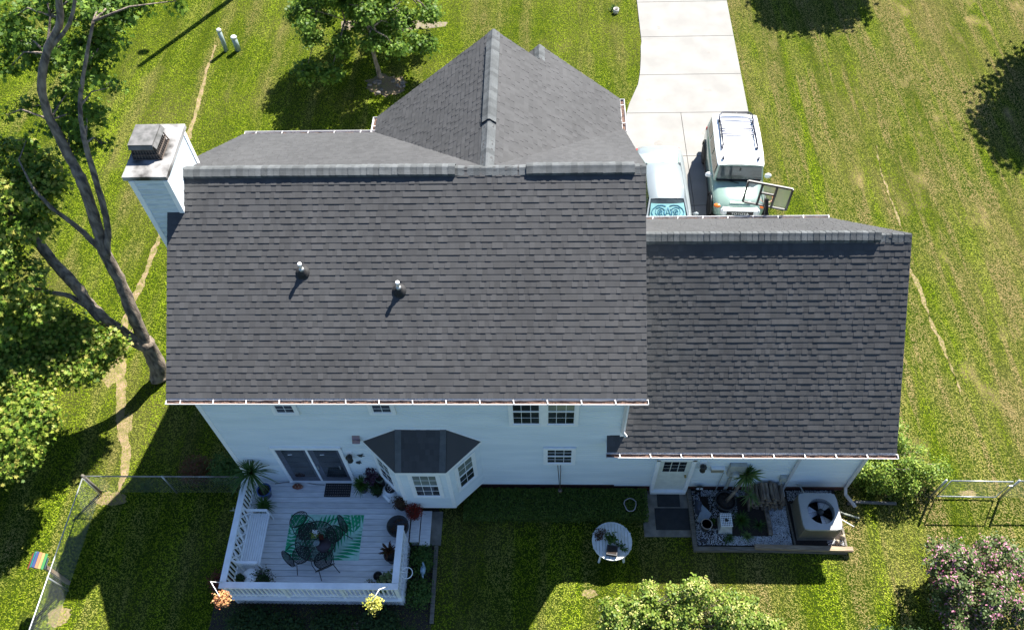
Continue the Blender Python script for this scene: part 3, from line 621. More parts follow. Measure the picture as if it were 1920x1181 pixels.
# wall fittings
m=MB(); m.box(3.62,3.78,-.12,.0,3.3,3.5); m.slab([(3.60,-.15,3.38),(3.80,-.15,3.38),(3.80,.0,3.56),(3.60,.0,3.56)],(0,-.7,.7),.02); m.build('dryer_vent',mat('dusty_pink_vent',(.24,.16,.17),.6),house)
def wall_lamp(x,z):
    m=MB(); m.box(x-.09,x+.09,-.035,.0,z-.14,z+.22); o=m.build('lamp_plate',TRIM,house)
    m=MB(); m.lathe([(.03,.16),(.1,.1),(.09,.07),(.03,.05)],(x,-.14,z),8); m.lathe([(.065,.04),(.085,-.12),(.05,-.17),(.02,-.2)],(x,-.14,z),8); m.bar((x,-.02,z),(x,-.14,z+.1),.03); m.build('lantern',DARK,o)
wall_lamp(3.33,2.40); wall_lamp(13.1,1.85)
UT=mat('utility_box_grey',(.42,.43,.40),.5); 
m=MB(); m.box(13.38,13.72,-.1,0,1.5,1.72); m.mi(1).box(13.36,13.74,-.11,0,1.70,1.74); m.build('junction_box',[mat('tan_box',(.30,.27,.20),.6),TRIM],house)
m=MB(); m.box(13.85,14.3,-.12,0,1.3,1.95); m.box(13.85,14.3,-.13,-.01,1.9,1.98); m.lathe([(.11,0),(.11,.1),(.07,.13)],(14.05,-.12,1.5),16,Matrix.Rotation(math.pi/2,3,'X')); m.bar((14.0,-.08,1.3),(13.98,-.08,.15),.07); m.tube([(13.75,-.06,1.4),(13.72,-.08,.2)],.014); m.tube([(14.22,-.06,1.3),(14.2,-.06,.3)],.012); m.box(14.2,14.55,-.1,0,1.25,1.6); m.build('electric_meter',UT,house,bevel=.008)
m=MB(); m.box(15.4,15.58,-.12,0,.95,1.2); m.bar((15.48,-.08,.95),(15.46,-.1,.5),.06); m.build('disconnect_box',UT,house); m=MB(); m.tube([(16.02,-.03,.55),(16.08,-.08,.58),(16.2,-.5,.62)],.02); m.build('conduit',UT,house)
for (px,py,rt_) in ((678,853,.3),(675,866,-.5)):
    m=MB()
    P=aty(px,py,-.02); 
    pts=[P+Vector((math.cos(t*.7+rt_)*.13*(t/3-1)*1.0,-.01,math.sin(t*1.1)*.035)) for t in range(7)]
    m.tube(pts,[.008,.016,.03,.034,.026,.03,.012])
    for q,sg in ((2,1),(2,-1),(5,1),(5,-1)): m.tube([pts[q],pts[q]+Vector((.03,0,sg*.07)),pts[q]+Vector((.07,0,sg*.075))],[.012,.009,.007])
    m.build('wall_ornament',mat('bronze_ornament',(.05,.06,.065),.5,metal=.3),house)
# ================================================================= DECK
deck=thing('deck',(2.5,-1.7,0),'raised grey board deck with white railing behind the sliding door','deck')
m=MB(); y=-.02
R=random.Random(5)
while y>-3.36: m.box(.17+R.uniform(0,.01),4.86,y-.155,y,.57,.6); y-=.165
m.build('floor_board',DECKM,deck)
m=MB(); m.box(.2,4.8,-3.36,-3.32,.36,.568); m.box(.2,.24,-3.32,-.05,.36,.568); m.box(4.78,4.82,-3.32,-.05,.36,.568)
for y in (-.6,-1.2,-1.8,-2.4,-3.0): m.box(.24,4.78,y,y+.04,.4,.567)
m.build('frame',mat('pale_frame_wood',(.36,.35,.31),.8,var=.1),deck)
RAIL=mat('white_deck_rail',(.82,.83,.83),.5,scale=3,col2=(.70,.71,.71))
def caprail(x0,x1,y0,y1): m=MB(); m.box(x0,x1,y0,y1,1.51,1.55); m.build('rail_cap',RAIL,deck,bevel=.006)
caprail(.11,.28,-3.27,-.28); caprail(.11,4.87,-3.45,-3.274); caprail(4.69,4.87,-3.27,-1.70)
for p,q in (((.2,-.3),(.2,-3.36)),((.2,-3.36),(4.78,-3.36)),((4.78,-3.36),(4.78,-1.74))):
    p=Vector((*p,0));q=Vector((*q,0)); L=(q-p).length; d=(q-p)/L
    for z in (.7,1.45): m=MB(); m.bar(p+Vector((0,0,z)),q+Vector((0,0,z)),.04,.08); m.build('rail',RAIL,deck)
    k=int(L/.125)
    for i in range(1,k):
        a=p+d*(L*i/k); m=MB(); m.box(a.x-.018,a.x+.018,a.y-.018,a.y+.018,.48,1.5); m.build('baluster',RAIL,deck)
for x,y in ((.2,-.3),(.2,-1.8),(.2,-3.36),(1.75,-3.36),(3.3,-3.36),(4.78,-3.36),(4.78,-1.76)): m=MB(); m.box(x-.045,x+.045,y-.045,y+.045,0,1.508); m.build('post',RAIL,deck)
for (x0,y0,x1,y1) in ((.2,-3.40,4.8,-3.40),(.16,-.05,.16,-3.38),(4.84,-3.38,4.84,-1.8)):
    m=MB(); p=Vector((x0,y0,.03));q=Vector((x1,y1,.03)); L=(q-p).length; d=(q-p)/L; n_=d.cross(Vector((0,0,1)))*.006; t=-.45
    while t<L:
        for sg in (1,-1):
            a,b_=(t,t+.45) if sg>0 else (t+.45,t); A0=max(0,min(L,a));B0=max(0,min(L,b_))
            z=lambda s_: (s_-a)/(b_-a)*.45
            if abs(A0-B0)>.03: m.bar(p+d*A0+Vector((0,0,z(A0)))+n_*sg,p+d*B0+Vector((0,0,z(B0)))+n_*sg,.008,.03)
        t+=.11
    m.build('lattice_panel',RAIL,deck)
m=MB(); m.box(4.87,5.12,-1.75,-.78,.36,.4); m.box(4.9,5.1,-1.72,-.8,.02,.36); m.build('step',DECKM,deck); m=MB(); m.box(5.13,5.42,-1.78,-.76,.18,.22); m.box(5.15,5.4,-1.75,-.8,.0,.18); m.build('step',DECKM,deck)
m=MB(); m.box(5.35,5.72,-1.72,-.7,-.02,.03); tag(m.build('step_pad',CONC2),'grey concrete pad at the foot of the deck steps','paving slab')
m=MB(); m.bar((5.6,-1.75,.05),(5.62,-3.9,.05),.11,.1); tag(m.build('garden_timber',TIMBER,bevel=.01),'long grey timber edging the bed right of the deck','timber edging')
# soil bed around the deck
m=MB(); m.poly([(-.5,-4.4,.014),(5.6,-4.4,.014),(5.6,-1.8,.014),(5.6,0,.014),(-.5,0,.014)]); tag(m.build('planting_soil',SOIL),kind='structure')
# bench
bench=thing('garden_bench',(.6,-1.92,.6),'white slatted garden bench with lattice back on the deck','bench')
y0,y1=-2.66,-1.18
for i in range(8): m=MB(); x=.42+i*.064; m.box(x,x+.048,y0,y1,1.01,1.032); m.build('seat_slat',WHITE,bench)
m=MB(); m.bar((.42,y0,1.03),(.24,y0,1.47),.05,.05); m.bar((.42,y1,1.03),(.24,y1,1.47),.05,.05); m.bar((.24,y0-.03,1.47),(.24,y1+.03,1.47),.06,.05); m.bar((.40,y0,1.08),(.40,y1,1.08),.05)
n=5
for i in range(n):
    a=y0+(y1-y0)*i/n;c=y0+(y1-y0)*(i+1)/n; m.bar((.39,a,1.1),(.25,c,1.46),.03,.035,(1,0,0)); m.bar((.393,c,1.1),(.253,a,1.46),.03,.035,(1,0,0))
m.build('backrest',WHITE,bench)
for y in (y0,y1):
    m=MB(); m.bar((.3,y,1.27),(.9,y,1.25),.07,.03); m.bar((.88,y,.6),(.88,y,1.25),.05); m.build('armrest',WHITE,bench,bevel=.005)
for x,y in ((.36,y0),(.36,y1),(.9,y0),(.9,y1)): m=MB(); m.bar((x,y,.6),(x,y,1.01),.05); m.build('leg',WHITE,bench)
# rug with palm fronds
RUGL=mat('rug_aqua',(.46,.76,.64),.9,var=.1); RUGD=mat('rug_green',(.025,.40,.17),.9,var=.15)
m=MB(); rx0,rx1,ry0,ry1=1.4,3.53,-2.37,-1.04; m.box(rx0,rx1,ry0,ry1,.602,.608); m.mi(1)
def inr(p): return (max(rx0+.01,min(rx1-.01,p[0])),max(ry0+.01,min(ry1-.01,p[1])))
def frond(bx,by,ang,L,wd_):
    d=Vector((math.cos(ang),math.sin(ang))); s_=Vector((-d.y,d.x)); k=int(L/.115)
    for i in range(k):
        b0=Vector((bx,by))+d*(L*i/k)
        for sg in (1,-1):
            ln=wd_*math.sin(math.pi*(i+2)/(k+3))**.7; e=b0+s_*sg*ln+d*ln*.7; md=(b0+e)/2+d*.02; pp=(e-b0).normalized(); nn=Vector((-pp.y,pp.x))*.042
            P=[tuple(b0),tuple(md+nn),tuple(e),tuple(md-nn)]
            for h in ((1,0,rx1-.01),(-1,0,-rx0-.01),(0,1,ry1-.01),(0,-1,-ry0-.01)):
                P=clip(P,*h)
                if len(P)<3: break
            if len(P)>=3: m.poly([(*q,.6086+.0005*(i%3)+.0002*(sg+1)) for q in P])
for a in ((2.62,-2.42,.86,1.75,.62),(2.05,-2.5,2.05,1.7,.6),(1.95,-1.62,.35,.9,.4),(1.35,-2.1,1.25,1.2,.3),(3.3,-1.55,1.9,.7,.3)): frond(*a)
tag(m.build('patio_rug',[RUGL,RUGD]),'aqua rug with green palm frond pattern on the deck','rug')
m=MB(); m.box(2.27,3.04,-.5,-.03,.602,.614); m.mi(1)
for i in range(11):
    for j in range(6): c=(2.33+i*.066,-.46+j*.078); m.lathe([(.011,.614),(.011,.6165)],(c[0]+.012*(j%2),c[1],0),5); m.tube([(c[0]+.02*math.cos(q),c[1]+.024*math.sin(q),.615) for q in (0,1,2,3,4)],.0035,4)
tag(m.build('doormat',[RUBBER,mat('mat_scroll',(.30,.26,.24),.9)]),'black doormat with pale scroll pattern before the sliding door','doormat')
# wire patio set
WIRE=mat('black_wire',(.01,.01,.012),.4,metal=.4)
TT=Vector((2.44,-2.07,.6)); 
table=thing('patio_table',TT,'round black wire patio table on the palm rug','table')
m=MB(); m.tube([(TT.x+.56*math.cos(t*math.pi/20),TT.y+.56*math.sin(t*math.pi/20),1.32) for t in range(40)],.013,6,closed=True)
for i in range(-13,14): x=i*.04; h=math.sqrt(.31-x*x); m.bar((TT.x+x,TT.y-h,1.318),(TT.x+x,TT.y+h,1.318),.012); m.bar((TT.x-h,TT.y+x,1.314),(TT.x+h,TT.y+x,1.314),.012)
m.build('tabletop',WIRE,table)
for a in (.5,2.1,3.7,5.2): 
    m=MB(); m.tube([(TT.x+.35*math.cos(a),TT.y+.35*math.sin(a),1.31),(TT.x+.12*math.cos(a),TT.y+.12*math.sin(a),.95),(TT.x+.42*math.cos(a),TT.y+.42*math.sin(a),.605)],.011,6); m.build('leg',WIRE,table)
def chair(loc,rz,label):
    c=thing('patio_chair',loc,label,'chair','black wire chairs around the patio table',rz)
    m=MB(); m.tube([(.25*math.cos(t*math.pi/12),.24*math.sin(t*math.pi/12)-.02,.44+.02*math.cos(t*math.pi/6)) for t in range(24)],.012,6,closed=True)
    for i in range(-7,8): x=i*.033; h=math.sqrt(max(.001,.06-x*x)); m.bar((x,-h,.435),(x,h-.03,.435),.012); m.bar((-h,x-.02,.432),(h,x-.02,.432),.012)
    m.build('seat',WIRE,c,local=True)
    m=MB(); lp=[(.27*math.sin(t*math.pi/12)*(1-.12*abs(math.cos(t*math.pi/12))), .23+.16*(1-math.cos(t*math.pi/12))/2, .44+.5*(1-math.cos(t*math.pi/12))/2) for t in range(24)]
    m.tube(lp,.012,6,closed=True)
    lp2=[(p[0]*.82,p[1]+.0,.48+(p[2]-.44)*.86) for p in lp]; m.tube(lp2,.006,5,closed=True)
    for i in range(-6,7):
        x=i*.036; m.bar((x,.24,.47),(x*1.0,.38-abs(x)*.12,.93-abs(x)*.55),.011)
    for k in range(1,9): z=.47+k*.05; m.bar((-.24*math.sin(math.pi*(z-.42)/.53)**.5,.23+.16*(z-.44)/.5,z),(.24*math.sin(math.pi*(z-.42)/.53)**.5,.23+.16*(z-.44)/.5,z),.005)
    m.build('backrest',WIRE,c,local=True)
    for sx in (-1,1):
        m=MB(); m.tube([(sx*.25,.26,.66),(sx*.3,.1,.66),(sx*.29,-.12,.62),(sx*.24,-.14,.45)],.011,6); m.build('armrest',WIRE,c,local=True)
        for yy in (-.2,.26): m=MB(); m.tube([(sx*.2,yy*.8,.44),(sx*.26,yy*1.3,.006)],.011,6); m.build('leg',WIRE,c,local=True)
    return c
c0=chair((2.06,-1.68,.6),.75,'black wire patio chair at the corner of the rug nearest the bench top')
copy_tree(c0,(2.86,-1.76,.6),-.9,'black wire patio chair on the right side of the round table')
copy_tree(c0,(2.0,-2.38,.6),2.2,'black wire patio chair nearest the bench below the table')
copy_tree(c0,(2.66,-2.52,.6),3.6,'black wire patio chair between the table and the front railing')
# ---- potted things
def pot(loc,r,h,mt,parent,name='pot'):
    m=MB(); m.lathe([(r*.7,0),(r,h*.92),(r*1.06,h*.93),(r*1.06,h),(r*.9,h),(r*.88,h-.04),(0.01,h-.04)],loc,18); o=m.build(name,mt,parent); 
    m=MB(); m.lathe([(r*.87,h-.038),(.01,h-.03)],loc,14); m.build('soil',SOIL,o); return o
def bushy(name,label,cat,loc,r,h,n,lm,size,pr=.14,ph=.2,pm_=None,seed=0,shape=OVAL,grp=None,base=0,fl=None):
    t=thing(name,loc,label,cat,grp); loc=Vector(loc)
    if pr: pot(loc,pr,ph,pm_ or TERRA,t)
    P,O=cloud([(loc.x,loc.y,loc.z+base+(ph if pr else 0)+h*.45,r,r,h*.6)],n,seed,tw=r*.22,shell=.15,twn=8)
    P[:,2]=np.maximum(P[:,2],loc.z+.01)
    leafmesh('foliage',P,size,lm,t,shape,seed=seed,out=O)
    if fl:
        P,O=cloud([(loc.x,loc.y,loc.z+base+(ph if pr else 0)+h*.55,r,r,h*.6)],int(n*fl[1]),seed+9,tw=r*.2,shell=.8,twn=5); leafmesh('flower',P,size*.9,fl[0],t,OVAL,seed=seed+3,out=O)
    return t
BLUEP=mat('blue_glaze',(.05,.10,.28),.25,var=.1); BLKP=mat('black_pot',(.02,.02,.022),.5); GRN=mat('green_pot',(.12,.17,.12),.5)
t=thing('strap_leaf_plant',(.52,-.42,.6),'tall drooping strap leaf plant in a blue pot by the sliding door','potted plant'); pot((.58,-.44,.6),.2,.36,BLUEP,t)
m=MB(); m.tube([(.56,-.43,.9),(.5,-.38,1.4),(.46,-.33,1.85)],[.04,.03,.03]); m.build('stem',BARK,t); m=MB(); straps(m,(.46,-.33,1.85),190,.95,.028,1.15,1.7,3); m.build('foliage',STRAPM,t)
t=thing('potted_fern',(.62,-.86,.6),'feathery fern between the railing and the bench','potted plant'); pot((.62,-.86,.6),.15,.22,BLKP,t); m=MB(); straps(m,(.62,-.86,.85),90,.42,.03,.9,1.3,4); m.build('foliage',FERN,t)
t=thing('potted_fern',(3.42,-.28,.6),'wide bushy fern to the right of the doormat','potted plant'); pot((3.42,-.28,.6),.16,.3,BLKP,t); m=MB(); straps(m,(3.42,-.3,1.0),200,.42,.022,1.0,1.2,5,seg=5); m.build('foliage',FERN,t)
bushy('potted_plant','dark leafy potted plant under the wall by the bay','potted plant',(3.86,-.4,.6),.16,.35,500,LD,.06,.12,.18,BLKP,3)
bushy('potted_plant','purple leaved plant against the wall above the green rimmed pot','potted plant',(3.72,-.14,.6),.22,.5,260,PURP,.08,.1,.5,BLKP,4)
t=thing('green_pot',(3.98,-.2,.6),'empty green rimmed pot on a dark stand by the bay','flower pot'); m=MB(); m.lathe([(.1,0),(.06,.3),(.1,.5)],(3.98,-.2,.6),12); m.build('stand',DARK,t); pot((3.98,-.2,1.1),.12,.18,GRN,t)
# pedestal, dish, cat
t=thing('pedestal_table',(4.3,-.5,.6),'small white curved pedestal table in front of the bay','pedestal table'); m=MB(); m.lathe([(.2,0),(.16,.04),(.07,.12),(.07,.3),(.2,.4),(.22,.42)],(4.28,-.45,.6),20); m.build('pedestal',WHITE,t); m=MB(); m.tube([(4.1,-.4,.95),(4.12,-.6,.97),(4.3,-.78,.98)],[.05,.06,.05]); m.build('scroll_edge',WHITE,t)
t=thing('rattan_dish',(4.3,-.42,1.02),'round dish of pale shells with black rim on the pedestal','dish'); m=MB(); m.lathe([(.1,0),(.16,.05),(.165,.07),(.15,.06),(.01,.03)],(4.3,-.42,1.02),20); m.build('dish',DARK,t)
m=MB(); R=random.Random(3)
for i in range(22): a=R.uniform(0,6.3);r=R.uniform(0,.12); m.blob((4.3+r*math.cos(a),-.42+r*math.sin(a),1.08),(.018,.014,.012),6,4,seed=i)
m.build('shell',mat('pale_shell',(.6,.5,.45),.5),t)
m=MB(); x,y,z=4.28,-.3,1.08; m.blob((x,y,z+.1),(.06,.07,.12),10,7,.03); m.blob((x-.01,y-.02,z+.25),(.045,.05,.05),10,7,.03,1); m.lathe([(.016,0),(.002,.05)],(x-.035,y-.01,z+.28),6); m.lathe([(.016,0),(.002,.05)],(x+.02,y-.01,z+.28),6); m.tube([(x-.03,y-.08,z),(x-.03,y-.06,z+.12)],.018); m.tube([(x+.02,y-.08,z),(x+.02,y-.06,z+.12)],.018); m.tube([(x+.05,y+.05,z+.02),(x+.11,y+.02,z+.05),(x+.12,y-.03,z+.12)],[.016,.014,.008])
tag(m.build('cat_figurine',mat('white_china',(.6,.62,.62),.25)),'white cat figurine standing on the shell dish','figurine')
bushy('potted_plant','brown and bronze leaved plant at the corner of the bay','potted plant',(4.6,-.82,.6),.2,.38,700,BRZ,.05,.14,.2,BLKP,6)
bushy('potted_mum','round red flowering mum above the deck steps','potted plant',(4.98,-1.0,.4),.21,.36,900,REDL,.035,.13,.25,BLKP,7,fl=(RED,1.1))
t=thing('black_planter',(4.58,-1.48,.6),'large round black planter at the top of the deck steps','planter'); m=MB(); m.lathe([(.2,0),(.3,.2),(.31,.34),(.27,.34),(.25,.28),(.01,.28)],(4.58,-1.48,.6),26); m.build('planter_bowl',BLKP,t); P,O=cloud([(4.58,-1.48,.9,.24,.24,.06)],150,8,tw=.04,shell=.2,twn=6); leafmesh('foliage',P,.05,BRZ,t,seed=8)
t=thing('bronze_cordyline',(4.45,-2.3,.6),'spiky bronze plant in a tall black pot by the right railing','potted plant'); pot((4.48,-2.34,.6),.18,.4,BLKP,t); m=MB(); straps(m,(4.46,-2.28,1.15),70,.36,.05,1.2,.9,9); m.build('foliage',BRZ,t)
bushy('succulent_pot','pale green rosette succulents in the right front corner of the deck','potted plant',(4.4,-2.98,.6),.26,.22,140,PALE,.16,.2,.18,BLKP,10,shape=OVAL)
t=thing('black_pot',(4.15,-2.85,.6),'small empty black pot beside the pale succulents','flower pot'); pot((4.15,-2.85,.6),.12,.2,BLKP,t)
bushy('potted_plant','small plant with pale dried flowers by the front railing','potted plant',(3.95,-3.1,.6),.13,.2,120,BRZ,.05,.08,.1,BLKP,12,fl=(PALE,.5))
t=thing('side_table',(.7,-2.98,.6),'small white side table in the left front corner of the deck','side table'); m=MB(); m.lathe([(.2,.44),(.2,.47),(.01,.475)],(.72,-2.96,.6),20); m.build('tabletop',WHITE,t)
for a in (.8,2.9,5): m=MB(); m.tube([(.72+.12*math.cos(a),-2.96+.12*math.sin(a),1.05),(.72+.17*math.cos(a),-2.96+.17*math.sin(a),.6)],.014); m.build('leg',WHITE,t)
bushy('potted_plant','dark plant in a black pot against the left front railing','potted plant',(.48,-3.06,.9),.12,.16,240,LD,.05,.12,.2,BLKP,13)
bushy('potted_plant','bushy dark plant with tiny purple flowers next to the white side table','potted plant',(1.02,-3.0,.6),.26,.36,900,LD,.045,.15,.2,BLKP,14,fl=(PURP,.2))
t=thing('terracotta_planter',(1.46,-.18,.6),'small terracotta shell planter at the foot of the sliding door','planter'); m=MB(); m.blob((1.46,-.2,.65),(.16,.09,.06),12,7,.12,3); m.build('body',TERRA,t); m=MB()
for i in range(6): m.blob((1.36+.05*i,-.2+.035*(-1)**i,.71),(.016,.02,.014),6,4,seed=i)
m.build('shell',mat('cream_shell',(.6,.5,.35),.5),t)
m=MB(); m.tube([(.75,-.1,.61),(1.0,-.06,.61),(1.3,-.05,.61),(1.7,-.07,.61),(2.0,-.12,.61),(2.24,-.13,.61)],.009,6); tag(m.build('extension_lead',DARK),'dark cord running along the wall to the doormat','cord')
# things on the wire table
def smallpot(x,y,r,h,mt,label,fl=None,lv=None,seed=0):
    t=thing('table_pot',(x,y,1.335),label,'flower pot'); m=MB(); m.lathe([(r*.7,0),(r,h),(r*1.08,h),(r*.85,h*.8),(.01,h*.7)],(x,y,1.325),14); m.build('pot',mt,t)
    if lv: P,O=cloud([(x,y,1.33+h+.05,.08,.08,.06)],90,seed,tw=.02,shell=.1,twn=5); leafmesh('foliage',P,.05,lv,t,seed=seed)
    if fl: P,O=cloud([(x+.02,y+.06,1.33+h+.12,.06,.06,.05)],70,seed+1,tw=.02,shell=.4,twn=4); leafmesh('flower',P,.045,fl,t,seed=seed)
WFL=leafmat('white_flower',[(.6,.62,.65),(.75,.75,.78)],.2)
smallpot(2.42,-1.97,.07,.1,mat('pale_green_pot',(.35,.42,.22),.4),'pale green pot with white flowers on the wire table',WFL,LLIME,3)
smallpot(2.6,-2.0,.065,.07,mat('brown_pot',(.12,.05,.04),.5),'small brown pot with a red plant on the wire table',None,REDL,4)
m=MB(); m.lathe([(.05,0),(.09,.03),(.085,.035),(.01,.012)],(2.48,-2.14,1.325),18); tag(m.build('ashtray_dish',mat('clear_grey_dish',(.2,.25,.24),.15)),'small clear dish in front of the pots on the wire table','dish')
m=MB(); m.lathe([(.19,0),(.2,.015),(.01,.02)],(2.68,-2.2,1.325),24); tag(m.build('round_tray',mat('dark_tray',(.03,.02,.03),.6)),'round dark purple tray on the wire table','tray')
# hooks with flower baskets
def hook(base,mid,tip,label,mt,lab2,seed,rad=.012):
    m=MB(); m.tube([base,mid,tip],rad,6); tag(m.build('plant_hook',WHITE),label,'plant hook')
    t=thing('hanging_basket',tip,lab2,'hanging basket'); tip=Vector(tip); m=MB(); m.lathe([(.05,-.42),(.13,-.3),(.14,-.26),(.12,-.27),(.01,-.28)],tip,14); m.build('basket',BLKP,t)
    for a in (0,2.1,4.2): m=MB(); m.tube([tip,tip+Vector((.13*math.cos(a),.13*math.sin(a),-.27))],.004,4); m.build('hanger',WIRE,t)
    P,O=cloud([(tip.x,tip.y,tip.z-.2,.21,.19,.15)],420,seed,tw=.05,shell=.3,twn=6); leafmesh('flower',P,.065,mt,t,OVAL,seed=seed,out=O)
hook((.2,-3.3,1.55),(.1,-3.45,2.1),(.36,-3.78,1.95),'white rod hook on the left front corner of the railing',ORG,'hanging basket of orange and pink flowers at the left deck corner',21)
hook((4.6,-3.36,1.55),(4.5,-3.62,2.15),(4.3,-3.85,1.9),'white curved hook on the right front corner of the railing',YEL,'hanging basket of bright yellow flowers at the right deck corner',22)
t=thing('wire_plant_ring',(5.02,-2.95,1.35),'white wire ring plant holder outside the right railing','plant holder'); m=MB(); m.tube([(5.04+.15*math.cos(k*.393),-2.95+.15*math.sin(k*.393),1.38) for k in range(16)],.012,6,closed=True); m.tube([(4.85,-2.95,1.5),(5.04,-2.95,1.38)],.012,6); m.tube([(5.04,-2.8,1.38),(5.04,-3.1,1.38)],.008,5); m.build('ring',WHITE,t)
m=MB(); x,y,z=5.32,-2.55,.15; m.blob((x,y,z+.25),(.08,.14,.09),12,8,.03); m.tube([(x,y-.1,z+.28),(x+.02,y-.2,z+.36),(x+.03,y-.24,z+.3)],[.04,.025,.012]); m.tube([(x,y+.1,z+.25),(x-.02,y+.22,z+.3)],[.05,.01]); m.tube([(x,y,z+.2),(x,y,-.0)],.012); tag(m.build('bird_ornament',mat('pale_blue_glaze',(.3,.42,.5),.3)),'pale blue bird ornament on a stake right of the deck','ornament')
# planting round the deck
def shrub(name,label,cat,blobs,n,lm,size,seed=0,shape=OVAL,tw=.09,grp=None,fl=None,stems=5,shell=.3,clump=0):
    c=blobs[0]
    if clump:
        R=random.Random(seed+1); nb=[]
        for b_ in blobs:
            nb.append((b_[0],b_[1],b_[2]-b_[5]*.35,b_[3]*.75,b_[4]*.75,b_[5]*.6))
            for q in range(clump):
                a=R.uniform(0,6.283); e=R.uniform(.15,1.4); k=R.uniform(.16,.3); nb.append((b_[0]+b_[3]*math.cos(a)*math.cos(e),b_[1]+b_[4]*math.sin(a)*math.cos(e),b_[2]+b_[5]*math.sin(e)*R.uniform(.8,1.15),k*.9,k*.9,k*1.1))
        blobs=nb; stems=2
    t=thing(name,(c[0],c[1],0),label,cat,grp); P,O=cloud(blobs,n,seed,tw=tw,shell=shell,twn=10); P[:,2]=np.maximum(P[:,2],.03)
    leafmesh('foliage',P,size,lm,t,shape,seed=seed,out=O)
    R=random.Random(seed); m=MB()
    for b_ in blobs:
        for i in range(stems): m.tube([(c[0]+R.uniform(-.08,.08),c[1]+R.uniform(-.08,.08),0),(b_[0]+R.uniform(-.5,.5)*b_[3],b_[1]+R.uniform(-.5,.5)*b_[4],b_[2]+R.uniform(-.2,.5)*b_[5])],[.02,.006],5)
    m.build('stem',BARK,t)
    if fl: P,O=cloud(blobs,int(n*fl[1]),seed+5,tw=tw*.7,shell=.92,twn=fl[3]); P[:,2]=np.maximum(P[:,2],.03); leafmesh('flower',P,fl[2],fl[0],t,OVAL,seed=seed+2,out=O)
    return t
shrub('low_shrub','low mixed green shrub under the front of the deck, left half','shrub',[(.6,-3.9,.2,.55,.35,.25),(1.6,-4.0,.2,.6,.35,.22)],3200,LD,.07,31)
shrub('low_shrub','low mixed green shrub under the front of the deck, right half','shrub',[(2.9,-4.0,.2,.6,.35,.22),(4.2,-3.95,.25,.6,.4,.28)],3200,LD,.07,32)
shrub('low_shrub','leafy ground cover shrub beside the deck steps','shrub',[(5.2,-2.2,.25,.3,.4,.25),(5.2,-3.1,.2,.32,.45,.22)],2600,LG,.06,33)
shrub('red_leaf_shrub','small dark red shrub outside the left front deck corner','shrub',[(-.3,-2.95,.45,.25,.2,.25)],900,REDL,.06,34)
shrub('red_leaf_shrub','reddish green shrub behind the left fence run','shrub',[(-1.75,.35,.55,.5,.4,.4)],1800,leafmat('rusty_leaf',[(.07,.08,.02),(.14,.07,.03),(.16,.05,.03)]),.07,35)
shrub('green_shrub','rounded green shrub at the left rear corner of the house','shrub',[(-.75,.35,.6,.5,.45,.45)],2200,LG,.07,36)
for i,(x,y,lb) in enumerate(((-.1,-1.2,'arching grass clump outside the left deck railing near the bench'),(-.12,-2.2,'arching grass clump outside the left deck railing near the red shrub'),(.1,-3.95,'long grass clump under the orange flower basket'),(4.95,-4.1,'long grass clump at the right front corner of the deck'))):
    m=MB(); straps(m,(x,y,.02),60,.5,.014,1.3,1.2,40+i); tag(m.build('grass_clump',STRAPM),lb,'ornamental grass')
m=MB(); straps(m,(-.55,-.72,.05),6,.16,.04,.2,.2,50); tag(m.build('pale_leaf_rosette',mat('cream_leaf',(.5,.5,.3),.6)),'small cream star shaped leaf by the fence corner','leaf')
m=MB(); straps(m,(-3.4,.02,.02),80,.4,.014,1.3,1.0,51); tag(m.build('grass_clump',STRAPM),'bright grass clump growing under the fence beside the dirt path','ornamental grass')
# ================================================================= REAR PATIO AND BED
P,O=None,None
hg_=thing('low_hedge',(9,-.55,0),'long low clipped hedge against the back wall','hedge'); rg=np.random.default_rng(4); n=17000
P=np.c_[rg.uniform(6.35,11.7,n),rg.uniform(-.98,-.08,n),.36-np.abs(rg.normal(size=n))*.05+.03*np.sin(rg.uniform(0,6,n))]; Q=P[:3000].copy(); Q[:,1]=-.98+rg.normal(size=3000)*.03; Q[:,2]=rg.uniform(0,.36,3000); P=np.r_[P,Q]
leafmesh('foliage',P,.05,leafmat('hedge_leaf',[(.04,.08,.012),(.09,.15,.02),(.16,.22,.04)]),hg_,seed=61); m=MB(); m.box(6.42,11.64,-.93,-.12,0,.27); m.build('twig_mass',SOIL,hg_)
m=MB(); m.tube([(11.18+.17*math.cos(k*.5)+.02*math.sin(k*2),-.62+.2*math.sin(k*.5),.43+.01*(k%3)) for k in range(12)],.014,6,closed=True); tag(m.build('hose_loop',mat('pale_hose',(.35,.33,.36),.5)),'pale loop of hose lying on the low hedge','hose')
m=MB(); m.tube([(9.08,-.05,1.85),(9.15,-.25,.66)],.012,6); m.tube([(9.16,-.05,1.85),(9.17,-.25,.66)],.012,6); m.blob((9.16,-.28,.62),(.07,.07,.07),12,8,.02); tag(m.build('stake_ornament',mat('dull_bronze',(.14,.11,.09),.35,metal=.6)),'bronze ball ornament on thin rods under the small window','ornament')
m=MB(); m.box(11.57,12.93,-1.42,-.01,-.02,.03); tag(m.build('patio_slab',CONC2,bevel=.01),kind='structure')
MATM=mat('dark_door_mat',(.028,.03,.032),.95,bump=.6)
m=MB(); m.box(12.02,12.68,-.52,-.03,.032,.045); tag(m.build('doormat',MATM,bevel=.004),'small dark doormat at the step of the nine pane door','doormat')
m=MB(); m.box(11.92,12.92,-1.22,-.56,.032,.045); tag(m.build('doormat',MATM,bevel=.004),'larger dark doormat on the concrete in front of the first mat','doormat')
rt_=thing('round_garden_table',(10.58,-1.8,0),'round white slatted table on the back lawn','table')
m=MB()
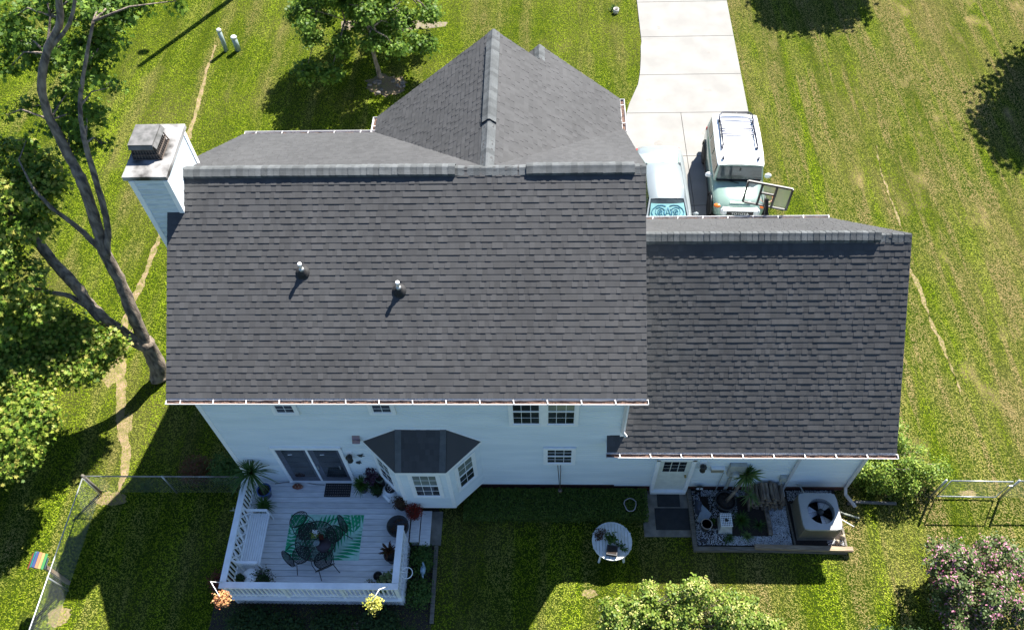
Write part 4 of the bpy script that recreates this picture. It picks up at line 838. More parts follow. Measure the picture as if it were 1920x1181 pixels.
for i in range(12):
    x=-.53+i*.0885; xc=x+.04; h=math.sqrt(max(0,.2916-xc*xc)); m.box(10.58+x,10.58+x+.08,-1.8-h,-1.8+h,.7,.72)
m.tube([(10.58+.535*math.cos(k*math.pi/20),-1.8+.535*math.sin(k*math.pi/20),.7) for k in range(40)],.022,6,closed=True); m.build('tabletop',mat('peeling_white',(.66,.68,.68),.6,scale=5,col2=(.5,.52,.5),detail=8),rt_)
for a in (.8,2.35,3.95,5.5): m=MB(); m.bar((10.58+.42*math.cos(a),-1.8+.42*math.sin(a),.69),(10.58+.5*math.cos(a),-1.8+.5*math.sin(a),0),.05); m.build('leg',WHITE,rt_)
bushy('potted_plant','potted leafy plant in the middle of the round white table','potted plant',(10.56,-1.78,.72),.17,.16,200,LG,.07,.1,.09,TERRA,71)
bushy('dried_plant','dried brown plant clump on the round white table','plant',(10.26,-1.62,.72),.17,.12,200,BRZ,.05,0,0,None,72)
bushy('trailing_cutting','loose green cuttings lying by the edge of the round white table','plant',(10.85,-1.98,.72),.16,.05,70,FERN,.07,0,0,None,73)
m=MB(); M=Matrix.Translation((10.56,-2.1,.72))@Matrix.Rotation(-.15,4,'Z'); m.box(-.15,.15,-.14,.14,0,.12,M); m.mi(1).box(-.12,.12,-.11,.11,.12,.125,M); tag(m.build('square_pot',[BLKP,SOIL],bevel=.01),'square black pot on the round white table','flower pot')
# raised bed with gravel
m=MB(); m.box(13.0,17.2,-1.68,0,.02,.1); tag(m.build('bed_soil',SOIL),kind='structure')
for a,b_,wd_,mt,lb in (((12.96,.0,.09),(12.97,-1.76,.09),.12,TIMBER,'grey timber along the left edge of the gravel bed'),((12.92,-1.8,.09),(14.68,-1.8,.09),.13,TIMBER,'grey timber along the front left of the gravel bed'),((14.62,-1.76,.2),(17.32,-1.82,.2),.13,WOOD,'newer pale timber lying along the front right of the gravel bed'),((14.68,-1.8,.07),(17.2,-1.84,.07),.11,TIMBER,'lower grey timber beneath the newer pale timber'),((15.72,-.3,.12),(15.78,-1.66,.12),.05,TIMBER,'thin board between the white gravel and the air conditioner'),((15.12,-.55,.14),(15.14,-1.4,.14),.12,BARK,'dark timber between the ferns and the white gravel'),((17.2,-.3,.1),(17.2,-1.7,.1),.06,TIMBER,'thin board on the right side of the air conditioner')):
    m=MB(); m.bar(a,b_,wd_,wd_*1.1); tag(m.build('garden_timber',mt,bevel=.008),lb,'timber edging')
rg=np.random.default_rng(9)
def gravel(name,n,rects,lab,mt,sz):
    vs=[];fs=[];rg=np.random.default_rng(len(name)+n); V=[];k=0
    base=np.array([(1,0,0),(0,1,0),(-1,0,0),(0,-1,0),(0,0,.8),(0,0,-.8)]); F=[(0,1,4),(1,2,4),(2,3,4),(3,0,4),(1,0,5),(2,1,5),(3,2,5),(0,3,5)]
    ar=[(r[1]-r[0])*(r[3]-r[2])*r[4] for r in rects]; tot=sum(ar)
    for r,a in zip(rects,ar):
        for i in range(int(n*a/tot)):
            p=np.array((rg.uniform(r[0],r[1]),rg.uniform(r[2],r[3]),.105+rg.uniform(0,.02))); an=rg.uniform(0,6.3); s=sz*rg.uniform(.5,1.3,3); c,q=math.cos(an),math.sin(an)
            b=base*s; b=np.c_[b[:,0]*c-b[:,1]*q,b[:,0]*q+b[:,1]*c,b[:,2]]+p; V.append(b); fs+=[tuple(x+k for x in f) for f in F]; k+=6
    m=MB(); m.v=[tuple(x) for x in np.concatenate(V)]; m.f=fs; m.m=[0]*len(fs); m.sm=[False]*len(fs)
    return tag(m.build(name,mt),lab,'gravel',kind='stuff')
gravel('white_gravel',9500,[(15.18,15.7,-1.68,-.5,1),(13.9,15.2,-1.68,-1.42,1),(13.05,13.9,-1.68,-1.2,.35),(13.05,13.25,-1.2,-.05,.3),(13.3,15.7,-.22,-.02,.6),(13.5,14.3,-.9,-.25,.25),(15.8,17.1,-.35,-.03,.5),(16.7,17.15,-1.66,-1.5,.6)],'white marble gravel in the bed beside the air conditioner',mat('white_marble_chip',(.62,.64,.66),.6,island=.35),.014)
ac=thing('air_conditioner',(16.4,-1.0,.1),'beige outdoor air conditioner unit with round fan grille on top','air conditioner')
x0,x1,y0,y1,z0,z1=15.88,16.9,-1.5,-.46,.1,.88; AC=mat('beige_metal',(.22,.195,.145),.5,var=.08); ACT=mat('pale_metal_top',(.36,.36,.35),.4,var=.08,scale=2)
m=MB(); m.box(x0+.04,x1-.04,y0+.04,y1-.04,z0,z1-.24); m.box(x0+.04,x1-.04,y0+.04,y0+.06,z0,z1-.02); m.box(x0+.04,x1-.04,y1-.06,y1-.04,z0,z1-.02); m.box(x0+.04,x0+.06,y0+.06,y1-.06,z0,z1-.02); m.box(x1-.06,x1-.04,y0+.06,y1-.06,z0,z1-.02); k=26
for i in range(k):
    t=(i+.5)/k
    for a,b_ in (((x0+(x1-x0)*t,y0+.02),0),((x0+(x1-x0)*t,y1-.02),0)): m.box(a[0]-.011,a[0]+.011,a[1]-.018,a[1]+.018,z0+.03,z1-.04)
    for a in ((x0+.02,y0+(y1-y0)*t),(x1-.02,y0+(y1-y0)*t)): m.box(a[0]-.018,a[0]+.018,a[1]-.011,a[1]+.011,z0+.03,z1-.04)
m.box(x0-.02,x1+.02,y0-.02,y1+.02,z0-.06,z0+.03); m.build('louvred_body',AC,ac)
m=MB(); n=32; cx,cy,r=16.42,-.98,.37; ring=[];sq=[]
for i in range(n):
    a=2*math.pi*i/n; c_,s_=math.cos(a),math.sin(a); q=1/max(abs(c_),abs(s_)); ring.append((cx+r*c_,cy+r*s_,z1+.05)); sq.append((16.39+.53*min(q,1.32)*c_,-.98+.54*min(q,1.32)*s_,z1+.035))
low=[(p[0],p[1],z1-.05) for p in sq]; inn=[(p[0],p[1],z1-.2) for p in ring]
m.add(ring+sq+low+inn,[(i,n+i,n+(i+1)%n,(i+1)%n) for i in range(n)]+[(n+i,2*n+i,2*n+(i+1)%n,n+(i+1)%n) for i in range(n)]+[(3*n+i,i,(i+1)%n,3*n+(i+1)%n) for i in range(n)]); m.build('top_pan',ACT,ac)
m=MB(); m.lathe([(r-.005,z1-.19),(.01,z1-.19)],(cx,cy,0),24); m.build('fan_well',DARK,ac)
for b_ in range(3):
    m=MB(); a0=.5+b_*2.094; pts=[]
    for t in range(7):
        a=a0+t*.17; pts.append([(cx+.07*math.cos(a),cy+.07*math.sin(a),z1-.1-.012*t),(cx+.34*math.cos(a),cy+.34*math.sin(a),z1-.04-.02*t)])
    vs=[q for p in pts for q in p]; m.add(vs,[(2*i,2*i+1,2*i+3,2*i+2) for i in range(6)]); m.build('fan_blade',mat('fan_blade_grey',(.5,.51,.53),.35,metal=.3),ac)
m=MB(); m.lathe([(.085,z1-.12),(.085,z1+.02),(.01,z1+.03)],(cx,cy,0),18); m.build('motor',DARK,ac)
m=MB()
for q in np.linspace(.14,.36,5): m.tube([(cx+q*math.cos(t*.2618),cy+q*math.sin(t*.2618),z1+.052-.0*q) for t in range(24)],.0013,4,closed=True)
for t in range(8): a=t*math.pi/4+.2; m.bar((cx+.08*math.cos(a),cy+.08*math.sin(a),z1+.05),(cx+.37*math.cos(a),cy+.37*math.sin(a),z1+.053),.007)
m.build('fan_grille',WIRE,ac)
m=MB(); m.tube([(17.0,-.9,.35),(17.5,-1.15,.2)],.014,6); tag(m.build('garden_rod',WHITE),'thin white rod leaning out to the right of the air conditioner','rod')
m=MB(); m.tube([(17.5,-.42,.1),(17.8,-.36,.09),(18.9,-.4,.08)],.05,8); tag(m.build('drain_pipe',mat('grey_drain_pipe',(.12,.12,.12),.7)),'dark ribbed drain pipe lying by the right shrub','pipe')
m=MB(); m.tube([(16.95,-.5,.12),(17.3,-.72,.1),(17.75,-.86,.1)],.035,8); tag(m.build('drain_pipe',mat('green_grey_pipe',(.17,.19,.16),.6)),'thin grey pipe end curving out behind the air conditioner','pipe')
m=MB(); m.blob((16.98,-1.6,.2),(.1,.06,.09),9,6,.25,5); m.blob((17.08,-1.5,.28),(.07,.07,.16),9,6,.25,6); tag(m.build('garden_stone',mat('tan_stone',(.42,.34,.24),.9,bump=.5)),'tan stones at the right end of the pale timber','stone')
R=random.Random(31); LOG=mat('split_log',(.24,.19,.14),.95,scale=14,col2=(.09,.065,.05),stretch=(1,.25,1),bump=.9,island=.3)
for row in range(6):
    for c_ in range(8):
        if row==5 and c_ in (0,1,6,7): continue
        x=14.66+c_*.118+R.uniform(-.02,.02)+(.05 if row%2 else 0); z=.17+row*.125+R.uniform(-.01,.01); r=R.uniform(.045,.062); y1_=-.07+R.uniform(-.05,.03); yy=y1_-.5-R.uniform(0,.07); k=R.choice((5,6,7))
        m=MB(); m.tube([(x,y1_,z),(x+R.uniform(-.02,.02),(y1_+yy)/2,z+R.uniform(-.006,.01)),(x+R.uniform(-.03,.03),yy,z)],[r,r*R.uniform(.9,1.08),r*R.uniform(.85,1)],k)
        o=m.build('firewood_log',LOG); o.data.polygons.foreach_set('use_smooth',[False]*len(o.data.polygons)); tag(o,'split firewood log in the stack against the right wing wall','firewood','logs in the firewood stack')
# yucca
t=thing('potted_yucca',(13.92,-.48,.1),'spiky yucca in a large dark pot by the electric meter','potted plant'); pot((13.92,-.5,.1),.3,.4,BLKP,t)
Y=at(1400,889,1.45); m=MB(); m.tube([(13.95,-.5,.4),(14.1,-.42,.9),(Y.x,Y.y,Y.z)],[.06,.045,.05]); m.build('stem',BARK,t)
m=MB(); R=random.Random(8)
for i in range(95):
    ph=R.uniform(-.5,1.45); a=R.uniform(0,6.283); l=R.uniform(.4,.62); d=Vector((math.cos(a)*math.cos(ph),math.sin(a)*math.cos(ph),math.sin(ph))); s_=d.cross(Vector((0,0,1))).normalized()*.027; b0=Y+d*.03; u_=s_.cross(d).normalized()*.008; e=Y+d*l-Vector((0,0,.04+.1*max(0,-ph)))
    q=Y+d*l*.4; m.add([b0-s_*.6,b0+s_*.6,q+s_,q-u_,q-s_,e],[(0,1,2,3),(0,3,4),(3,2,5),(4,3,5)])
m.build('foliage',YUC,t)
t=thing('yucca_stalk',(14.62,-.62,.1),'drooping dry leaved yucca stalk beside the firewood','plant'); m=MB(); m.tube([(14.62,-.64,.1),(14.55,-.5,.8)],[.04,.03]); m.build('stem',BARK,t); m=MB(); straps(m,(14.55,-.5,.82),26,.42,.03,.6,2.2,91); m.build('foliage',YUC,t)
# crate, pots and odds in the bed
t=thing('plastic_crate',(13.85,-1.1,.1),'upturned white plastic crate with grid top in the gravel bed','crate')
m=MB(); m.hexa([(13.66,-1.36,.11),(14.06,-1.36,.11),(14.04,-.9,.11),(13.68,-.9,.11)],[(13.71,-1.26,.5),(14.0,-1.26,.5),(13.99,-.93,.5),(13.72,-.93,.5)]); m.build('body',mat('white_plastic',(.5,.52,.52),.5),t,bevel=.01)
m=MB(); m.box(13.73,13.98,-1.25,-.94,.5,.503); m.build('shade_plate',DARK,t); m=MB()  # black plate below the grid stands in for shade inside the crate
for i in range(7): x=13.70+i*.05; m.box(x-.007,x+.007,-1.28,-.91,.505,.52)
for j in range(8): y=-1.28+j*.053; m.box(13.69,14.02,y-.007,y+.007,.506,.523)
m.build('grid_top',WHITE,t); m=MB(); m.blob((13.86,-1.1,.535),(.05,.04,.02),9,5,.3,4); tag(m.build('dark_pebble',DARK),'small dark lump on top of the white crate','stone')
t=thing('clay_pot',(13.3,-1.2,.1),'empty black flower pot with pale rim left of the white crate','flower pot'); m=MB(); m.lathe([(.11,0),(.15,.36),(.155,.38)],(13.3,-1.2,.1),20,cap=False); m.lathe([(.13,.3),(.01,.3)],(13.3,-1.2,.1),16); m.build('pot_wall',BLKP,t); m=MB(); m.tube([(13.3+.15*math.cos(k*.3),-1.2+.15*math.sin(k*.3),.48) for k in range(21)],.012,5,closed=True); m.build('rim',mat('pale_pot_rim',(.4,.34,.28),.6),t)
m=MB(); m.slab([(13.08,-1.02,.2),(13.34,-1.08,.2),(13.5,-.85,.35),(13.24,-.6,.42)],(.1,-.3,1),.03); tag(m.build('slate_slab',mat('blue_grey_slate',(.2,.24,.28),.6),bevel=.006),'blue grey slab leaning behind the empty black pot','slab')
m=MB(); m.hexa([(13.06,-.75,.1),(13.25,-.9,.1),(13.35,-.6,.1),(13.1,-.35,.1)],[(13.1,-.72,.4),(13.2,-.8,.4),(13.24,-.5,.42),(13.12,-.4,.4)]); tag(m.build('watering_can',mat('dark_blue_plastic',(.04,.05,.08),.4),bevel=.03),'dark blue watering can against the left bed timber','watering can')
t=thing('owl_ornament',(13.2,-.14,.1),'black owl ornament with round white eyes beside the nine pane door','ornament'); m=MB(); m.blob((13.2,-.12,.5),(.13,.05,.13),12,8,.02); m.blob((13.2,-.12,.32),(.1,.05,.14),10,7,.02,2); m.bar((13.15,-.14,.2),(13.14,-.16,.1),.02); m.bar((13.25,-.14,.2),(13.26,-.16,.1),.02); m.build('body',DARK,t)
for s_ in (-1,1): m=MB(); m.tube([(13.2+s_*.055+.035*math.cos(k*.628),-.175,.55+.035*math.sin(k*.628)) for k in range(10)],.01,5,closed=True); m.build('eye',WHITE,t)
for i,(x,y,n_,L,lb,mt) in enumerate(((13.95,-1.5,70,.3,'grassy clump in front of the white crate',STRAPM),(14.45,-1.45,90,.32,'variegated grassy clump near the start of the pale timber',YUC),(14.35,-.95,160,.45,'large fern in the middle of the gravel bed',FERN),(14.85,-1.1,60,.36,'small dark fern beside the bark timber',STRAPM),(13.55,-1.0,30,.22,'small leafy sprout between the pot and the crate',FERN))):
    m=MB(); straps(m,(x,y,.12),n_,L,.018,1.1,1.2,100+i); tag(m.build('bed_plant',mt),lb,'plant')
m=MB(); m.tube([(13.12,-1.6,.13),(13.2,-1.55,.16),(13.3,-1.6,.13)],.05,8); tag(m.build('dark_garden_stone',mat('black_stone',(.02,.02,.03),.4)),'dark rounded stone in the left front corner of the bed','stone')
# ================================================================= VEHICLES
def ringloft(mb,secs,smooth=True,closeends=True):
    n=len(secs[0]); vs=[p for s_ in secs for p in s_]; fs=[(i*n+k,i*n+(k+1)%n,(i+1)*n+(k+1)%n,(i+1)*n+k) for i in range(len(secs)-1) for k in range(n)]
    if closeends: fs+=[tuple(range(n))[::-1],tuple((len(secs)-1)*n+k for k in range(n))]
    return mb.add(vs,fs,smooth)
def gridpatch(mb,rows,smooth=True):
    n=len(rows[0]); vs=[p for r in rows for p in r]; return mb.add(vs,[(i*n+k,i*n+k+1,(i+1)*n+k+1,(i+1)*n+k) for i in range(len(rows)-1) for k in range(n-1)],smooth)
CGL=glassmat('car_glass',(.015,.02,.022)); CHR=mat('chrome',(.6,.6,.6),.15,metal=1); TYRE=mat('tyre',(.012,.012,.012),.85); LRED=mat('tail_lamp_red',(.5,.01,.015),.2); LORG=mat('indicator_orange',(.7,.16,.02),.25); LCLR=mat('headlamp_glass',(.6,.62,.62),.1)
def body_ring(w,zb,zs,zt,y,crown=.03):
    h=w
    return [(-h*.9,y,zb),(-h,y,zb+.15),(-h,y,zs-.12),(-h*.97,y,zs),(-h*.8,y,zt),(-h*.4,y,zt+crown*.8),(0,y,zt+crown),(h*.4,y,zt+crown*.8),(h*.8,y,zt),(h*.97,y,zs),(h,y,zs-.12),(h,y,zb+.15),(h*.9,y,zb)]
def wheel(parent,x,y,r,w_=.2,inner=False):
    m=MB(); M=Matrix.Rotation(math.pi/2,3,'Y'); m.lathe([(r*.62,-w_/2),(r*.95,-w_/2),(r,-w_*.35),(r,w_*.35),(r*.95,w_/2),(r*.62,w_/2)],(x,y,r),24,M); t=m.build('wheel',TYRE,parent,local=True)
    m=MB(); m.lathe([(r*.63,-w_*.42),(r*.63,w_*.42)],(x,y,r),20,M); m.mi(1)
    for k in range(6):
        a=k*math.pi/3; m.bar((x,y,r),(x,y+r*.6*math.cos(a),r+r*.6*math.sin(a)),w_*.9,.06,(1,0,0))
    m.build('rim',[DARK,mat('alloy',(.45,.45,.45),.3,metal=.8)],t,local=True)
# --- silver sedan
sd_=thing('parked_sedan',(13.08,11.15,.052),'light silver sedan with a teal eyes sunshade in its windscreen','car')
SILV=mat('silver_paint',(.24,.27,.28),.3,var=.02,metal=.25,coat=.6)
m=MB(); secs=[body_ring(w_,zb,zs,zt,y) for y,w_,zb,zs,zt in ((2.4,.62,.35,.78,.84),(2.33,.78,.28,.86,.93),(2.1,.86,.24,.92,1.0),(1.75,.9,.22,.93,1.03),(.8,.92,.2,.92,1.0),(-.8,.93,.2,.9,.97),(-1.6,.91,.22,.88,.97),(-2.05,.86,.22,.78,.85),(-2.35,.72,.25,.66,.72),(-2.43,.55,.3,.55,.6))]
ringloft(m,secs); m.build('body',SILV,sd_,local=True)
m=MB(); g=[]
for y,hw,z in ((.98,.55,1.37),(.8,.6,1.42),(.3,.63,1.455),(-.3,.63,1.455),(-.72,.60,1.42),(-.8,.58,1.40)): g.append([(-hw-.03,y,z-.05),(-hw,y,z),(-hw*.5,y,z+.03),(0,y,z+.035),(hw*.5,y,z+.03),(hw,y,z),(hw+.03,y,z-.05)])
gridpatch(m,g); m.build('roof',SILV,sd_,local=True)
m=MB(); gridpatch(m,[[(-.7,1.82,1.02),(0,1.9,1.06),(.7,1.82,1.02)],[(-.56,.95,1.37),(0,1.0,1.40),(.56,.95,1.37)]]); m.build('rear_window',mat('pale_green_glass',(.30,.46,.36),.1,var=.12,scale=3),sd_,local=True)
m=MB(); gridpatch(m,[[(-.6,-.76,1.39),(0,-.82,1.43),(.6,-.76,1.39)],[(-.74,-1.68,.95),(0,-1.8,1.0),(.74,-1.68,.95)]]); ws=m.build('windscreen',CGL,sd_,local=True)
m=MB()
def wsp(u,v): # u -1..1, v 0(top)..1
    hw=.56+.13*v; return Vector((u*hw,-.87-.87*v-.07*(1-u*u),1.388-.40*v+.035*(1-u*u)))
k=12; gridpatch(m,[[wsp(-1+2*i/k,v) for i in range(k+1)] for v in (.1,.3,.5,.75,1)]); ss=m.build('sunshade',mat('teal_sunshade',(.12,.27,.28),.7,var=.05),ws,local=True)
m=MB(); up=Vector((0,-.42,.9))*.008
def st(pts,r=.016): m.tube([wsp(u*.95,.12+.62*v)+up for u,v in pts],r*.8,5)
for s_ in (-1,1):
    st([(s_*x,y) for x,y in ((.12,.12),(.35,.06),(.65,.1),(.9,.32),(.97,.55),(.85,.78),(.6,.92),(.3,.95),(.22,.85))],.022)
    st([(s_*x,y) for x,y in ((.2,.38),(.3,.26),(.5,.2),(.72,.28))],.02); st([(s_*x,y) for x,y in ((.72,.3),(.74,.55),(.6,.75),(.42,.78),(.3,.68))],.014)
    st([(s_*(.48+.13*math.cos(a)),.5+.17*math.sin(a)) for a in [i*.6283 for i in range(11)]],.017); st([(s_*(.48+.05*math.cos(a)),.5+.06*math.sin(a)) for a in [i*1.0472 for i in range(7)]],.02)
    st([(s_*.3,.42),(s_*.38,.56),(s_*.32,.7)],.015); st([(s_*.15,.3),(s_*.25,.5),(s_*.2,.75)],.016)
    # monogram: A over U
    st([(0,.2),(s_*.14,.72)],.02); st([(s_*.2,.38),(s_*.2,.6),(s_*.12,.8),(0,.84)],.016); st([(s_*.14,.37),(s_*.26,.37)],.012); st([(s_*.08,.73),(s_*.2,.73)],.012)
st([(-.08,.55),(.08,.55)],.014); st([(-.25,.9),(0,.98),(.25,.9)],.016)
m.build('sunshade_emblem',mat('navy_teal_print',(.015,.12,.2),.7),ss,local=True)
m=MB()
for s_ in (-1,1):
    m.add([(s_*.75,1.5,1.0),(s_*.62,.8,1.36),(s_*.63,-.6,1.37),(s_*.8,-1.45,.97)],[(0,1,2,3)])
m.build('side_window',CGL,sd_,local=True)
for s_ in (-1,1): m=MB(); m.bar((s_*.6,-.76,1.39),(s_*.78,-1.68,.95),.05); m.build('pillar',SILV,sd_,local=True); m=MB(); m.bar((s_*.6,.95,1.37),(s_*.74,1.82,1.0),.08); m.build('pillar',SILV,sd_,local=True)
for s_ in (-1,1): m=MB(); m.blob((s_*1.03,-1.15,.98),(.11,.06,.07),10,6,.02); m.build('mirror',SILV,sd_,local=True,bevel=0)
for s_ in (-1,1):
    for y in (1.45,-1.5): wheel(sd_,s_*.84,y,.33)
    m=MB(); m.box(s_*.7-.12,s_*.7+.12,2.3,2.405,.6,.76); m.build('tail_light',LRED,sd_,local=True)
# --- two tone off-roader
sv=thing('parked_suv',(15.78,12.2,.052),'pale green off-road car with white roof and roof rack beside the sedan','car',rz=math.radians(-2.5))
GREENP=mat('pale_green_paint',(.22,.32,.27),.3,var=.02,metal=.2,coat=.7); WHP=mat('white_roof_paint',(.75,.76,.76),.35,var=.02,coat=.4); GREY=mat('silver_bumper',(.42,.44,.44),.4)
m=MB(); secs=[body_ring(w_,zb,zs,zt,y,cr) for y,w_,zb,zs,zt,cr in ((2.1,.84,.5,1.1,1.2,.0),(2.02,.93,.42,1.14,1.26,.0),(1.2,.95,.4,1.14,1.26,.0),(-.6,.95,.4,1.12,1.24,.0),(-.95,.94,.4,1.08,1.18,.03),(-1.5,.92,.4,1.04,1.14,.05),(-1.82,.88,.42,.98,1.08,.05),(-1.98,.8,.45,.88,.98,.04),(-2.06,.72,.5,.78,.84,.02))]
ringloft(m,secs); m.build('body',GREENP,sv,local=True)
m=MB(); g=[]
for y,hw,z in ((2.0,.74,1.80),(1.9,.79,1.86),(1.0,.81,1.9),(0,.81,1.9),(-.58,.79,1.87),(-.68,.76,1.83)): g.append([(-hw-.04,y,z-.06),(-hw,y,z),(-hw*.5,y,z+.035),(0,y,z+.045),(hw*.5,y,z+.035),(hw,y,z),(hw+.04,y,z-.06)])
gridpatch(m,g); m.build('roof',WHP,sv,local=True)
m=MB(); m.hexa([(-.9,2.03,1.2),(.9,2.03,1.2),(.88,-.82,1.2),(-.88,-.82,1.2)],[(-.8,1.94,1.82),(.8,1.94,1.82),(.78,-.66,1.82),(-.78,-.66,1.82)]); m.build('cabin',GREENP,sv,local=True)
m=MB(); m.add([(-.8,-.835,1.27),(.8,-.835,1.27),(.74,-.70,1.78),(-.74,-.70,1.78)],[(0,1,2,3)]); wsn=m.build('windscreen',CGL,sv,local=True)
m=MB(); m.mi(0).bar((-.5,-.86,1.27),(.0,-.98,1.23),.02); m.bar((.1,-.86,1.27),(.6,-.98,1.23),.02); m.bar((-.8,-.86,1.26),(.8,-.86,1.26),.06,.04); m.bar((0,-.75,1.3),(0,-.71,1.72),.05); m.build('wiper',DARK,wsn,local=True)
for s_ in (-1,1):
    for (ya,yb) in ((1.8,1.15),(1.05,.35),(.27,-.62)):
        m=MB(); f=lambda y,z: (s_*(.905-(z-1.2)*.165),y,z); m.add([f(ya,1.3),f(yb,1.3),f(yb-(.0 if yb>0 else -.06),1.72),f(ya,1.72)],[(0,1,2,3)]); m.build('side_window',mat('painted_reflection_glass',(.16,.13,.08),.15,var=.15,scale=3),sv,local=True)  # tan tone paints a reflection into the side glass
    m=MB(); m.box(s_*.96-.012,s_*.96+.012,-1.85,1.9,.42,.55); m.build('sill_trim',DARK,sv,local=True)
    m=MB(); m.blob((s_*1.06,-.62,1.28),(.13,.08,.11),10,6,.02); m.build('mirror',WHP,sv,local=True)
    m=MB(); m.blob((s_*.87,2.02,1.05),(.07,.1,.12),8,6,.02); m.build('tail_light',LRED,sv,local=True)
    m=MB(); m.blob((s_*.76,-1.84,.98),(.17,.1,.06),10,6,.03); m.build('indicator',LORG,sv,local=True)
    m=MB(); m.lathe([(.14,0),(.14,.07),(.12,.09),(.01,.1)],(s_*.56,-2.02,.9),16,Matrix.Rotation(math.pi/2.6,3,'X')); m.build('headlight',LCLR,sv,local=True)
    for y in (1.35,-1.35):
        wheel(sv,s_*.86,y,.4,.26)
        m=MB(); m.tube([(s_*.95,y+.5*math.cos(a),.42+.5*math.sin(a)) for a in [i*math.pi/8 for i in range(9)]],.045,6); m.build('wheel_arch',DARK,sv,local=True)
m=MB(); m.box(-.46,.46,-2.13,-2.0,.80,.96); m.mi(1).box(-.6,.6,-2.11,-1.9,.965,1.02); m.build('grille',[DARK,WHP],sv,local=True)
m=MB(); m.box(-.92,.92,-2.22,-2.02,.42,.64); m.build('front_bumper',GREY,sv,local=True,bevel=.03); m=MB(); m.box(-.9,.9,2.05,2.2,.42,.64); m.build('rear_bumper',GREY,sv,local=True,bevel=.03)
m=MB(); m.box(-.36,.36,-1.86,-1.72,1.06,1.135); m.mi(1).box(-.3,.3,-1.8,-1.77,1.13,1.14); m.build('hood_scoop',[GREENP,DARK],sv,local=True,bevel=.012)
fc=bpy.data.curves.new('grille_lettering','FONT'); fc.body='TOYOTA'; fc.size=.12; fc.extrude=.003; fc.align_x='CENTER'; fc.align_y='CENTER'
to=bpy.data.objects.new('grille_lettering_src',fc); COL.objects.link(to); bpy.context.view_layer.update(); dg=bpy.context.evaluated_depsgraph_get(); me=bpy.data.meshes.new_from_object(to.evaluated_get(dg)); bpy.data.objects.remove(to)
lo=bpy.data.objects.new('grille_lettering',me); COL.objects.link(lo); me.materials.clear(); me.materials.append(CHR); lo.parent=sv; lo.location=(0,-2.14,.88); lo.rotation_euler=(math.radians(72),0,0); lo.scale=(1.25,1,1)
m=MB(); m.lathe([(.3,-.13),(.37,-.1),(.38,0),(.37,.1),(.3,.13),(.01,.12)],(0,2.32,1.05),24,Matrix.Rotation(-math.pi/2,3,'X')); m.build('spare_wheel',TYRE,sv,local=True)
RK=mat('roof_rack_blue_black',(.03,.035,.06),.35,metal=.4); zr_=2.05
m=MB(); m.tube([(-.6,.1,zr_),(-.6,1.7,zr_),(-.5,1.85,zr_),(.5,1.85,zr_),(.6,1.7,zr_),(.6,.1,zr_)],.026,8); m.tube([(-.6,.5,zr_-.07),(-.6,1.7,zr_-.07),(-.5,1.85,zr_-.07),(.5,1.85,zr_-.07),(.6,1.7,zr_-.07),(.6,.5,zr_-.07)],.014,6)
m.build('roof_rack',RK,sv,local=True)
for y in (.75,.85,1.05,1.15,1.4,1.6): m=MB(); m.bar((-.6,y,zr_-.05),(.6,y,zr_-.05),.045,.02); m.build('rack_bar',RK,sv,local=True)
for s_ in (-1,1): m=MB(); m.tube([(s_*.66,-.3,1.93),(s_*.66,-.2,1.98),(s_*.62,1.8,1.98)],.012,6); m.build('roof_rail',RK,sv,local=True)
for s_ in (-1,1):
    for y in (.1,1.5,-.42): m=MB(); m.box(s_*.62-.03,s_*.62+.03,y-.05,y+.05,1.9,zr_-.02); m.build('rack_foot',RK,sv,local=True)
# basketball hoop
bh=thing('basketball_hoop',(15.95,7.95,0),'black framed basketball backboard on a pole behind the wing roof','basketball hoop')
A0=Vector((15.22,8.80,0));B0=Vector((16.55,8.42,0)); z0,z1=2.95,3.9; dd=(B0-A0).normalized(); nn=Vector((dd.y,-dd.x,0))
def bp(u,z,o=0): return A0+(B0-A0)*u+Vector((0,0,z))+nn*o
m=MB()
for a,b_ in ((bp(0,z0),bp(1,z0)),(bp(0,z1),bp(1,z1)),(bp(0,z0),bp(0,z1)),(bp(1,z0),bp(1,z1)),(bp(.33,z0),bp(.33,z1)),(bp(.66,z0),bp(.66,z1)),(bp(.33,3.5),bp(.66,3.5))): m.bar(a,b_,.055,.06)
m.bar(bp(0,z1+.03),bp(1,z1+.03),.05,.02)
m.build('backboard_frame',DARK,bh)
acr=bpy.data.materials.new('clear_acrylic'); acr.use_nodes=True; n=acr.node_tree; b_=n.nodes['Principled BSDF']; b_.inputs['Base Color'].default_value=(.75,.8,.75,1); b_.inputs['Roughness'].default_value=.2; b_.inputs['Alpha'].default_value=.45
m=MB(); m.add([bp(.02,z0+.02,-.015),bp(.98,z0+.02,-.015),bp(.98,z1-.02,-.015),bp(.02,z1-.02,-.015)],[(0,1,2,3)]); m.build('backboard',acr,bh)
P0=Vector((15.95,7.98,0)); m=MB(); m.bar(P0,P0+Vector((-.02,.12,2.75)),.09); m.build('pole',mat('purple_black_pole',(.03,.02,.035),.4),bh)
m=MB(); m.bar(P0+Vector((-.02,.1,2.6)),bp(.5,3.3,.02),.1,.14); m.bar(P0+Vector((-.02,.1,2.7)),bp(.36,3.48,.02),.018); m.bar(P0+Vector((-.02,.1,2.7)),bp(.64,3.48,.02),.018); m.build('support_arm',DARK,bh)
rc=bp(.5,3.05,-.28); m=MB(); m.tube([(rc.x+.22*math.cos(k*.3927),rc.y+.22*math.sin(k*.3927),rc.z) for k in range(16)],.012,6,closed=True); m.build('rim',LORG,bh)
m=MB(); m.box(P0.x-.4,P0.x+.4,P0.y-.75,P0.y-.05,.06,.25); m.build('base',DARK,bh,bevel=.03)
